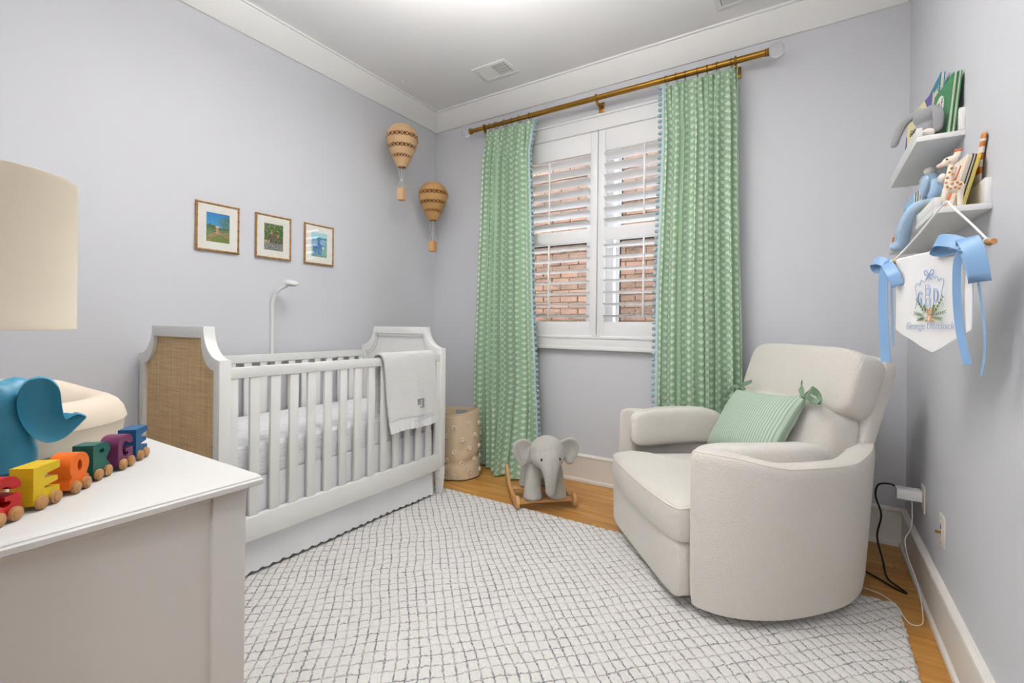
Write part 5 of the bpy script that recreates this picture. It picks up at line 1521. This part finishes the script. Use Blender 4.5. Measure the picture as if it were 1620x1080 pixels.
def on_cover(parent, name, me, x, z, mat, y=-0.0006, rot=0.0):
    """me is a text mesh in its XY plane"""
    if len(me.materials) == 0: me.materials.append(M[mat])
    o = link(name, me, parent)
    o.matrix_local = Matrix.Translation((x, y, z)) @ Matrix.Rotation(rot, 4, 'Y') @ Matrix.Rotation(pi / 2, 4, 'X')
    return o
def ell(rx, rz_, n=28): return [(rx * cos(2 * pi * i / n), rz_ * sin(2 * pi * i / n)) for i in range(n)]
def decal(parent, name, pts, x, z, mat, y0=-0.0008, y1=0.0):
    return ob(name, MB().prism([(p[0] + x, p[1] + z) for p in pts], 'y', y0, y1), M[mat], parent)

gb = book('picture_book', 'green picture book with a white oval title at the ledge end', 2.140, 2.345, ZU, 0.206, 3.2525, 0.011, 0.085, 'book_green', yaw=radians(4))
decal(gb, 'title_oval', ell(0.056, 0.054), -0.030, 0.124, 'ink_white')
for i, (c_, mt) in enumerate(zip('GOLF', ('ink', 'ink_red', 'ink_red', 'ink'))):
    on_cover(gb, 'title', text_mesh(c_, 0.040, 0.0002, 0.0008), -0.066 + 0.024 * i, 0.138 + 0.003 * (i % 2), mt, y=-0.0012)
on_cover(gb, 'title', text_mesh('kids', 0.030, 0.0002, 0.0004), -0.022, 0.106, 'ink', y=-0.0012)
book('picture_book', 'thin green picture book tucked behind the oval titled one', 2.140, 2.345, ZU, 0.207, 3.2645, 0.010, 0.085, 'book_green', yaw=radians(4))
tb = book('picture_book', 'teal picture book standing tallest on the upper ledge', 2.352, 2.585, ZU, 0.300, 3.2600, 0.013, 0.066, 'book_teal')
on_cover(tb, 'title', text_mesh('BEACH', 0.056, 0.0002, 0.0015), 0.018, 0.236, 'book_cream', rot=0.0)
pb = book('picture_book', 'cream and purple picture book at the far end of the upper ledge', 2.362, 2.612, ZU, 0.236, 3.2230, 0.012, 0.075, 'book_cream', 'book_purple', yaw=radians(9))
decal(pb, 'cover_art', [(0.05, 0.236), (0.125, 0.236), (0.125, 0.12), (0.11, 0.15), (0.10, 0.19), (0.08, 0.20)], 0, 0, 'book_purple')
decal(pb, 'cover_art', [(-0.125, 0.0), (-0.125, 0.16), (-0.115, 0.15), (-0.10, 0.09), (-0.11, 0.03), (-0.07, 0.0)], 0, 0, 'book_purple')
on_cover(pb, 'title', text_mesh('Good Kids', 0.034, 0.0002, 0.0006, shear=0.2), -0.010, 0.150, 'ink', y=-0.0012)
on_cover(pb, 'subtitle', text_mesh('ZZ', 0.05, 0.0002, 0.0006), -0.075, 0.065, 'ink', y=-0.0012)

# grey bunny plush
bn = thing('bunny_plush', 'floppy grey bunny soft toy on the upper ledge', 'soft toy', mat=frame_matrix((3.2165, 2.198, ZU), (0.80, -0.60, 0), (0.60, 0.80, 0), (0, 0, 1)) @ Matrix.Scale(1.12, 4))
b = MB()
b.sphere((0.004, 0, 0.036), (0.033, 0.025, 0.036), 20, 14)
b.sphere((0.0, -0.004, 0.076), (0.034, 0.027, 0.030), 20, 14)
ob('body', blob(b, 0.004, 6), M['plushg'], bn)
for sg, pts in ((-1, [(-0.015, -0.004, 0.098), (-0.044, -0.010, 0.086), (-0.066, -0.014, 0.062), (-0.083, -0.014, 0.018)]), (1, [(0.012, -0.004, 0.098), (0.032, -0.012, 0.086), (0.041, -0.018, 0.058), (0.040, -0.018, 0.026)])):
    e = MB()
    pp = catmull(pts, 6)
    for i, p in enumerate(pp): e.sphere(p, (0.013 + 0.003 * sin(pi * i / len(pp)), 0.008, 0.012), 12, 8)
    ob('ear', blob(e, 0.003, 6), M['plushg'], bn)
ob('foot', MB().sphere((0.016, -0.024, 0.016), (0.020, 0.012, 0.015), 16, 10), M['plushw'], bn, angle=180)
ob('nose', MB().sphere((-0.008, -0.028, 0.020), (0.010, 0.006, 0.008), 12, 8), M['plushw'], bn, angle=180)
sb = MB(); capsule(sb, (3.222, 2.70, ZU + 0.024), (3.218, 2.655, ZU + 0.030), 0.021, 0.018); sb.sphere((3.216, 2.648, ZU + 0.042), 0.018)
ob('blue_plush', blob(sb, 0.004, 6), M['plushb'], label='small pale blue soft toy in front of the purple book', cat='soft toy')

# lower ledge: giraffe board books
g1 = book('board_book', 'cream board book with a spotted giraffe drawing', 1.882, 2.032, ZL, 0.164, 3.2200, 0.010, 0.235, 'board_cream', yaw=radians(5), rnd=0.012)
decal(g1, 'giraffe_head', ell(0.030, 0.036), 0.006, 0.062, 'coral')
decal(g1, 'giraffe_face', ell(0.013, 0.020), -0.004, 0.070, 'ink_white', -0.0012, -0.0007)
decal(g1, 'giraffe_spot', ell(0.009, 0.012), 0.018, 0.074, 'orange', -0.0012, -0.0007)
decal(g1, 'giraffe_muzzle', ell(0.020, 0.016), -0.010, 0.030, 'tan', -0.0014, -0.0007)
for a_, x_, z_ in ((0.35, 0.024, 0.112), (-0.15, -0.008, 0.118)):
    decal(g1, 'giraffe_ear', [(p[0] * cos(a_) + p[1] * sin(a_), -p[0] * sin(a_) + p[1] * cos(a_)) for p in ell(0.010, 0.030)], x_, z_, 'ink', -0.0007)
    decal(g1, 'giraffe_ear', [(p[0] * cos(a_) + p[1] * sin(a_), -p[0] * sin(a_) + p[1] * cos(a_)) for p in ell(0.0078, 0.027)], x_, z_, 'coral' if a_ > 0 else 'board_cream', -0.0011, -0.0006)
for x_, z_ in ((0.052, 0.130), (0.050, 0.100), (0.055, 0.060), (-0.045, 0.120), (0.046, 0.036), (-0.05, 0.06)):
    decal(g1, 'leaf_mark', [(-0.005, 0), (0, 0.006), (0.005, 0), (0, 0.003)], x_, z_, 'peach', -0.0007)
on_cover(g1, 'title', text_mesh('giraffe...', 0.026, 0.0002, 0.0005, shear=0.1), 0.000, 0.014, 'ink', y=-0.0018)
book('board_book', 'board book with dark page edges right behind the giraffe book', 1.882, 2.032, ZL, 0.164, 3.2308, 0.009, 0.235, 'ink', yaw=radians(5), rnd=0.012)
book('board_book', 'striped edge board book nearest the wall on the lower ledge', 1.882, 2.032, ZL, 0.162, 3.2405, 0.0085, 0.235, 'book_yellow', 'ink', yaw=radians(5), rnd=0.012)
yb = book('board_book', 'yellow board book behind the toy giraffe', 2.040, 2.100, ZL, 0.122, 3.2230, 0.012, 0.20, 'book_yellow')
decal(yb, 'cover_art', [(-0.02, 0.06), (0.02, 0.09), (0.024, 0.105), (-0.02, 0.075)], 0.0, 0, 'teal')
cb = book('board_book', 'orange and sky blue book peeking over the giraffe book', 2.040, 2.150, ZL, 0.176, 3.2620, 0.010, 0.10, 'book_sky', 'coral')
decal(cb, 'cover_art', [(-0.056, 0.170), (0.056, 0.170), (0.056, 0.176), (-0.056, 0.176)], 0, 0, 'coral')

# striped giraffe plush behind the books
gp = thing('giraffe_plush', 'striped brown and white plush giraffe leaning behind the board books', 'soft toy', (3.2975, 1.935, ZL + 0.074))
pts = catmull([(0, 0.005, 0.012), (0.0, 0.0, 0.05), (0.0, -0.016, 0.088), (0.0, -0.034, 0.118), (0.0, -0.040, 0.128)], 8)
for i in range(0, len(pts) - 1, 4):
    seg = MB()
    for p in pts[i:i + 5]: seg.sphere(p, (0.006, 0.024 * (1 - 0.25 * p.z / 0.2), 0.012), 14, 8)
    ob('neck_stripe', blob(seg, 0.003, 4), M['spot'] if (i // 4) % 2 else M['plushw'], gp)
ob('head', MB().sphere((0.0, -0.041, 0.132), (0.006, 0.016, 0.010), 14, 8), M['spot'], gp, angle=180)

# rubber giraffe toy
gt = thing('toy_giraffe', 'small cream rubber giraffe with brown spots on the lower ledge', 'toy', mat=frame_matrix((3.2230, 1.860, ZL), (0.96, -0.28, 0), (0.28, 0.96, 0), (0, 0, 1)) @ Matrix.Scale(1.12, 4))
b = MB()
b.sphere((0.004, 0, 0.052), (0.021, 0.012, 0.016), 18, 12)
for x in (-0.012, 0.016):
    capsule(b, (x, 0, 0.046), (x * 1.15 - 0.002, 0, 0.004), 0.0078, 0.006)
capsule(b, (-0.006, 0, 0.060), (-0.002, 0, 0.106), 0.011, 0.0072)
b.sphere((-0.004, 0, 0.122), (0.016, 0.0105, 0.012), 16, 10)
capsule(b, (-0.012, 0, 0.118), (-0.027, 0, 0.113), 0.0075, 0.005)
for x in (0.004, 0.012): capsule(b, (x, 0, 0.130), (x + 0.004, 0, 0.143), 0.0042, 0.0036)
ob('body', blob(b, 0.0022, 5), M['teether'], gt)
for (x, z, r_) in ((0.000, 0.100, 0.0036), (-0.004, 0.090, 0.003), (0.002, 0.084, 0.003), (-0.008, 0.076, 0.0034), (0.004, 0.070, 0.003), (-0.010, 0.064, 0.003), (0.002, 0.058, 0.0034), (0.012, 0.060, 0.003), (0.018, 0.054, 0.0034), (-0.008, 0.052, 0.003), (0.008, 0.048, 0.003), (0.015, 0.044, 0.003), (-0.001, 0.046, 0.0028)):
    dep = 0.0118 if z < 0.068 else (0.0095 if z < 0.085 else 0.0075)
    ob('spot', MB().sphere((x, -dep, z), (r_, 0.0022, r_), 10, 6), M['spot'], gt)
ob('horn_tip', MB().sphere((0.008, -0.001, 0.1455), (0.0052, 0.0046, 0.0034), 12, 8), M['coral'], gt)
ob('horn_tip', MB().sphere((0.0165, -0.001, 0.1455), (0.0044, 0.0046, 0.0034), 12, 8), M['coral'], gt)
ob('eye', MB().sphere((-0.009, -0.0098, 0.125), (0.0028, 0.0016, 0.0024), 10, 6), M['black'], gt)
ob('cheek', MB().sphere((-0.004, -0.0104, 0.1165), (0.0024, 0.0012, 0.0016), 10, 6), M['pink'], gt)
ob('mouth', MB().tube([(-0.030, -0.0035, 0.1120), (-0.024, -0.0062, 0.1122), (-0.018, -0.0072, 0.1135)], 0.0009, 5), M['pink'], gt)

# pale blue elephant plush hanging over the lip, soft books beside it
ep = thing('elephant_plush', 'pale blue plush elephant draped over the lower ledge', 'soft toy', (3.252, 2.300, ZL))
b = MB()
b.sphere((0.0, 0.055, 0.190), (0.034, 0.052, 0.044), 22, 14)
b.sphere((0.006, -0.01, 0.105), (0.030, 0.060, 0.090), 22, 14)
capsule(b, (0.002, 0.080, 0.185), (0.014, 0.112, 0.160), 0.020, 0.012)
ob('body', blob(b, 0.006, 8), M['plushb'], ep)
for y0_, y1_, z1_ in ((-0.125, -0.030, -0.046), (-0.190, -0.105, -0.054)):
    b = MB()
    pp = catmull([(0.0, y0_ + 0.06, 0.085), (-0.040, y0_ + 0.01, 0.072), (-0.079, y0_, 0.055), (-0.095, y0_ + 0.03, 0.010), (-0.097, y1_, z1_)], 6)
    for i, p in enumerate(pp): b.sphere(p, 0.014 + 0.007 * i / len(pp), 14, 8)
    b.sphere((-0.105, y1_ + 0.006, z1_ - 0.004), (0.024, 0.028, 0.020), 14, 10)
    ob('leg', blob(b, 0.005, 6), M['plushb'], ep)
ob('ear', blob(MB().sphere((-0.040, -0.120, 0.142), (0.013, 0.056, 0.034), 20, 12, rot=Matrix.Rotation(-0.25, 3, 'X')), 0.005, 5), M['plushb'], ep)
ob('tuft', MB().sphere((-0.004, 0.045, 0.237), (0.016, 0.020, 0.014), 14, 8), M['plushw'], ep, angle=180)
ob('tuft', MB().sphere((0.0, -0.150, 0.155), (0.014, 0.022, 0.018), 14, 8), M['plushw'], ep, angle=180)
ob('eye', MB().sphere((-0.033, 0.045, 0.197), (0.004, 0.006, 0.003), 10, 6), M['tan'], ep)
s1 = book('cloth_book', 'pale blue cloth book with striped pages beside the elephant plush', 2.265, 2.395, ZL, 0.160, 3.2050, 0.010, 0.02, 'book_sky', yaw=radians(7))
for i in range(7):
    decal(s1, 'page_stripe', [(-0.004, 0), (0.004, 0), (0.004, 0.158), (-0.004, 0.158)], -0.010 + i * 0.0125, 0.001, ('ink_white', 'ink', 'page', 'teal', 'ink_white', 'grey', 'page')[i], -0.0009)
s2 = book('cloth_book', 'cloth book with a grey printed corner at the far end of the lower ledge', 2.415, 2.585, ZL, 0.168, 3.2080, 0.014, 0.05, 'book_sky', yaw=radians(7))
decal(s2, 'printed_patch', [(-0.083, 0.01), (-0.03, 0.01), (-0.03, 0.11), (-0.06, 0.15), (-0.083, 0.11)], 0, 0, 'grey')
decal(s2, 'printed_spot', ell(0.010, 0.014), -0.005, 0.115, 'coral')
for i in range(6):
    decal(s2, 'page_stripe', [(-0.0045, 0), (0.0045, 0), (0.0045, 0.160), (-0.0045, 0.160)], 0.012 + i * 0.013, 0.002, ('ink_white', 'ink', 'page', 'ink_white', 'grey', 'page')[i], -0.0009)
st = thing('star_charm', 'small brown star charm hanging off the far end of the lower ledge', 'toy', (3.171, 2.560, ZL + 0.012))
sp = [((0.018 if i % 2 == 0 else 0.008) * sin(pi * i / 5), (0.018 if i % 2 == 0 else 0.008) * cos(pi * i / 5)) for i in range(10)]
ob('star', MB().prism(sp, 'x', -0.006, 0.004), M['spot'], st, bevel=0.0015)
ob('bead', MB().sphere((-0.002, 0.012, -0.022), 0.007, 12, 8), M['plushw'], st)
ob('loop', MB().tube([(0, 0, 0.016), (0.004, 0, 0.030), (0.012, -0.002, 0.040), (0.018, -0.004, 0.030)], 0.0012, 5), M['pink'], st)

# ================================================================== name banner hanging from the lower ledge
BA, BT = Vector((3.095, 1.976, 1.365)), Vector((0.373, -0.928, 0)).normalized()
BN = Vector((-BT.y, BT.x, 0)).normalized()         # away from the camera
bnr = thing('name_banner', 'white embroidered name banner with blue satin bows hanging from the lower ledge', 'banner', mat=frame_matrix(BA, BT, BN, (0, 0, 1)))
ob('dowel', MB().tube([(-0.004, 0, 0), (0.417, 0, 0)], 0.0075, 14), M['wood'], bnr)
ob('hanging_cord', MB().tube(catmull([(0.396, 0, 0.008), (0.335, 0.004, 0.062), (0.262, 0.008, 0.124), (0.236, 0.016, 0.142), (0.215, 0.014, 0.136), (0.12, 0.006, 0.066), (0.022, 0, 0.006)], 5), 0.0028, 8)
   .tube([(0.396, 0.0095 * cos(t), 0.0095 * sin(t)) for t in [2 * pi * q / 14 for q in range(14)]], 0.0028, 6, closed=True).tube([(0.022, 0.0095 * cos(t), 0.0095 * sin(t)) for t in [2 * pi * q / 14 for q in range(14)]], 0.0028, 6, closed=True), M['string'], bnr)
def flag_fn(s, k):
    return s, -0.010 - 0.004 * sin((s - 0.05) * 22) * k - 0.002 * sin(s * 60 + k * 3) * k
def flag():
    n = 40; m = 30
    x0, x1, xm = 0.050, 0.366, 0.216
    def bot(x): 
        return -0.215 - 0.066 * (1 - abs(x - xm) / ((xm - x0) if x < xm else (x1 - xm)))
    def fn(u, v):
        x = x0 + (x1 - x0) * u
        z = 0.004 + (bot(x) - 0.004) * v
        _, y = flag_fn(x, v)
        return (x, y, z)
    return MB().grid(fn, n, m)
fl_me = evaluated(flag(), [('SOLIDIFY', dict(thickness=0.002, offset=1))]); fl_me.shade_smooth(); fl_me.set_sharp_from_angle(angle=radians(60))
ob('flag', fl_me, M['flag'], bnr)
ob('dowel_sleeve', MB().tube([(0.050, 0, 0), (0.366, 0, 0)], 0.0098, 16), M['flag'], bnr)
FY = -0.0155
def emb(name, pts, r, mat): return ob(name, MB().tube(pts, r, 5), M[mat], bnr)
def on_flag(me, x, z, mat, sx=1.0):
    me.materials.append(M[mat])
    o = link('embroidered_letters', me, bnr)
    o.matrix_local = Matrix.Translation((x, FY, z)) @ Matrix.Rotation(pi / 2, 4, 'X') @ Matrix.Diagonal((sx, 1, 1, 1))
    return o
on_flag(text_mesh('G', 0.058, bevel=0.0008), 0.176, -0.128, 'thread', 0.50)
on_flag(text_mesh('B', 0.104, bevel=0.0008), 0.210, -0.128, 'thread', 0.46)
on_flag(text_mesh('D', 0.058, bevel=0.0008), 0.243, -0.124, 'thread', 0.50)
on_flag(text_mesh('George Dominick', 0.030, 0.0004, -0.0004, shear=0.15), 0.213, -0.206, 'thread2', 0.92)
cr_l = catmull([(0.156, FY, -0.155), (0.163, FY, -0.125), (0.155, FY, -0.090), (0.166, FY, -0.080), (0.174, FY, -0.087), (0.182, FY, -0.072), (0.194, FY, -0.079), (0.206, FY, -0.064)], 5)
emb('crest', cr_l, 0.0010, 'thread2')
emb('crest', [(0.428 - p.x, p.y, p.z + 0.006) for p in cr_l], 0.0010, 'thread2')
for s_ in (-1, 1):
    emb('crest_bow', catmull([(0.213, FY, -0.060), (0.213 + s_ * 0.012, FY, -0.046), (0.213 + s_ * 0.019, FY, -0.050), (0.213 + s_ * 0.014, FY, -0.060), (0.213, FY, -0.060), (0.213 + s_ * 0.012, FY, -0.074)], 5), 0.0012, 'thread')
lf = MB()
for s_ in (-1, 1):
    for (x0, z0, x1, z1) in ((0.020, -0.170, 0.052, -0.128), (0.020, -0.176, 0.060, -0.168), (0.016, -0.182, 0.046, -0.186), (0.012, -0.168, 0.020, -0.150)):
        ob('embroidered_stem', MB().tube([(0.215 + s_ * x0, FY, z0), (0.215 + s_ * x1, FY, z1)], 0.0007, 4), M['leaf'], bnr)
        d = Vector((s_ * (x1 - x0), 0, z1 - z0)); L = d.length; d.normalize(); nn = Vector((-d.z, 0, d.x))
        for k in range(1, 6):
            for q in (-1, 1):
                p = Vector((0.215 + s_ * x0, FY, z0)) + d * (L * k / 5)
                e = p + d * 0.007 + nn * q * 0.005
                lf.tube([p, (p + e) / 2, e], [0.0004, 0.0013, 0.0003], 4)
ob('embroidered_leaves', lf, M['leaf'], bnr, kind='stuff')
br_ = MB().sphere((0.216, FY, -0.166), (0.012, 0.0012, 0.010), 16, 8).sphere((0.207, FY, -0.158), (0.004, 0.001, 0.004)).sphere((0.225, FY, -0.158), (0.004, 0.001, 0.004)).sphere((0.216, FY, -0.184), (0.011, 0.0012, 0.010), 16, 8).sphere((0.204, FY, -0.190), (0.006, 0.001, 0.004)).sphere((0.228, FY, -0.190), (0.006, 0.001, 0.004))
ob('embroidered_bear', br_, M['tan'], bnr)
ob('bear_face', MB().sphere((0.216, FY - 0.0012, -0.168), (0.004, 0.0006, 0.003)).sphere((0.216, FY - 0.0012, -0.186), (0.004, 0.0006, 0.006)), M['cream'], bnr)
ob('bear_features', MB().sphere((0.216, FY - 0.0018, -0.167), 0.0014, 8, 6).sphere((0.212, FY - 0.0014, -0.163), 0.001, 8, 6).sphere((0.220, FY - 0.0014, -0.163), 0.001, 8, 6), M['black'], bnr)
def ribbon(pts, wid, wdir=(1, 0, 0)):
    p = catmull(pts, 6)
    return strip(p, wid, wdir, 0.0012)
def bow(cx, parts):
    root = None
    for i, (kind, pts, wid, wd_) in enumerate(parts):
        ob(kind, ribbon([(cx + x, y, z) for x, y, z in pts], wid, wd_), M['ribbon'], bnr, angle=70)
    ob('bow_knot', MB().sphere((cx, -0.014, 0.0), (0.011, 0.010, 0.013), 16, 10), M['ribbon'], bnr, angle=180)
bow(0.012, [('ribbon_tail', [(0, -0.014, 0), (-0.012, -0.018, -0.04), (-0.018, -0.016, -0.14), (-0.016, -0.012, -0.25), (-0.012, -0.010, -0.325)], 0.0185, (1, 0.25, 0)),
            ('ribbon_tail', [(0, -0.012, 0), (0.012, -0.010, -0.05), (0.016, -0.008, -0.16), (0.022, -0.006, -0.27)], 0.017, (1, -0.4, 0)),
            ('bow_loop', [(0, -0.014, 0), (0.030, -0.030, -0.008), (0.066, -0.034, -0.040), (0.074, -0.024, -0.080), (0.050, -0.016, -0.050), (0, -0.012, 0)], 0.016, (0.5, 0.6, 0.5)),
            ('bow_loop', [(0, -0.014, 0), (-0.025, -0.028, 0.012), (-0.050, -0.030, 0.008), (-0.052, -0.016, -0.016), (-0.028, -0.010, -0.010), (0, -0.012, 0)], 0.014, (0.1, 0.5, 1))])
bow(0.352, [('ribbon_tail', [(0, -0.014, 0), (-0.014, -0.024, -0.03), (-0.018, -0.024, -0.12), (-0.014, -0.018, -0.22), (0.004, -0.012, -0.305)], 0.0085, (1, 1.2, 0)),
            ('ribbon_tail', [(0.02, -0.012, -0.02), (0.040, -0.014, -0.10), (0.052, -0.010, -0.20), (0.050, -0.006, -0.27), (0.036, -0.004, -0.330)], 0.0165, (1, -0.5, 0)),
            ('bow_loop', [(0, -0.014, 0), (-0.035, -0.030, 0.020), (-0.080, -0.034, 0.026), (-0.106, -0.020, 0.006), (-0.070, -0.010, 0.000), (-0.03, -0.010, 0.004), (0, -0.012, 0)], 0.017, (0.1, 0.4, 1)),
            ('bow_loop', [(0, -0.014, 0), (0.030, -0.032, 0.012), (0.058, -0.034, -0.030), (0.060, -0.026, -0.085), (0.036, -0.012, -0.090), (0.016, -0.010, -0.040), (0, -0.012, 0)], 0.021, (0.9, 0.5, 0.1))])

# ================================================================== outlets and cords on the right wall
def outlet(label, y, z):
    t = thing('wall_outlet', label, 'outlet', mat=frame_matrix((RX, y, z), (0, -1, 0), (1, 0, 0), (0, 0, 1)), group='wall plates low on the right wall')
    ob('plate', MB().box(-0.036, 0.036, -0.006, 0, -0.059, 0.059), M['plate'], t, bevel=0.002)
    return t
o1 = outlet('ivory socket plate with a white adapter plugged in', 2.745, 0.398)
ob('receptacle', MB().box(-0.017, 0.017, -0.009, -0.006, -0.034, 0.034), M['plate'], o1, bevel=0.001)
o2 = outlet('ivory data plate nearer the camera with small jacks', 2.378, 0.388)
ob('insert', MB().box(-0.017, 0.017, -0.0075, -0.006, -0.034, 0.034), M['plate'], o2)
ob('jack', MB().box(-0.006, 0.004, -0.0085, -0.0073, 0.006, 0.024), M['usb_blue'], o2, label='dark blue jack')
ob('coax_connector', MB().tube([(0, -0.0073, -0.006), (0, -0.024, -0.006)], 0.0048, 12), M['brass'], o2, label='brass screw connector')
for z in (-0.047, 0.047): ob('screw', MB().sphere((0, -0.0062, z), 0.0028, 8, 6), M['steel'], o2)
ad = ob('power_adapter', MB().box(-0.034, 0.034, -0.098, -0.0095, -0.010, 0.034).xf(frame_matrix((RX, 2.745, 0.398), (0, -1, 0), (1, 0, 0), (0, 0, 1))), M['plastic'], bevel=0.004, label='white block power adapter in the socket by the corner', cat='adapter')
bc = MB().tube(catmull([(RX - 0.092, 2.772, 0.424), (3.190, 2.788, 0.430), (3.150, 2.80, 0.415), (3.140, 2.80, 0.36), (3.160, 2.785, 0.28), (3.145, 2.775, 0.18), (3.165, 2.760, 0.08), (3.180, 2.74, 0.012), (3.215, 2.68, 0.006), (3.235, 2.64, 0.006), (3.20, 2.66, 0.006), (3.14, 2.73, 0.006), (3.07, 2.80, 0.006), (3.00, 2.86, 0.006)], 8), 0.0042, 8)
ob('black_cable', bc, M['black'], label='black power cord looping from the adapter to the floor', cat='cord')
wc = MB().tube(catmull([(3.262, 2.735, 0.386), (3.262, 2.720, 0.33), (3.255, 2.70, 0.27), (3.235, 2.69, 0.22), (3.240, 2.66, 0.16), (3.255, 2.60, 0.11), (3.262, 2.54, 0.07), (3.262, 2.47, 0.020), (3.250, 2.40, 0.005), (3.215, 2.375, 0.005), (3.196, 2.42, 0.008), (3.182, 2.46, 0.022), (3.14, 2.53, 0.0215), (3.08, 2.585, 0.010)], 8), 0.0019, 6)
ob('charging_cable', wc, M['string'], label='thin white cable trailing from the adapter over the rug corner', cat='cord')
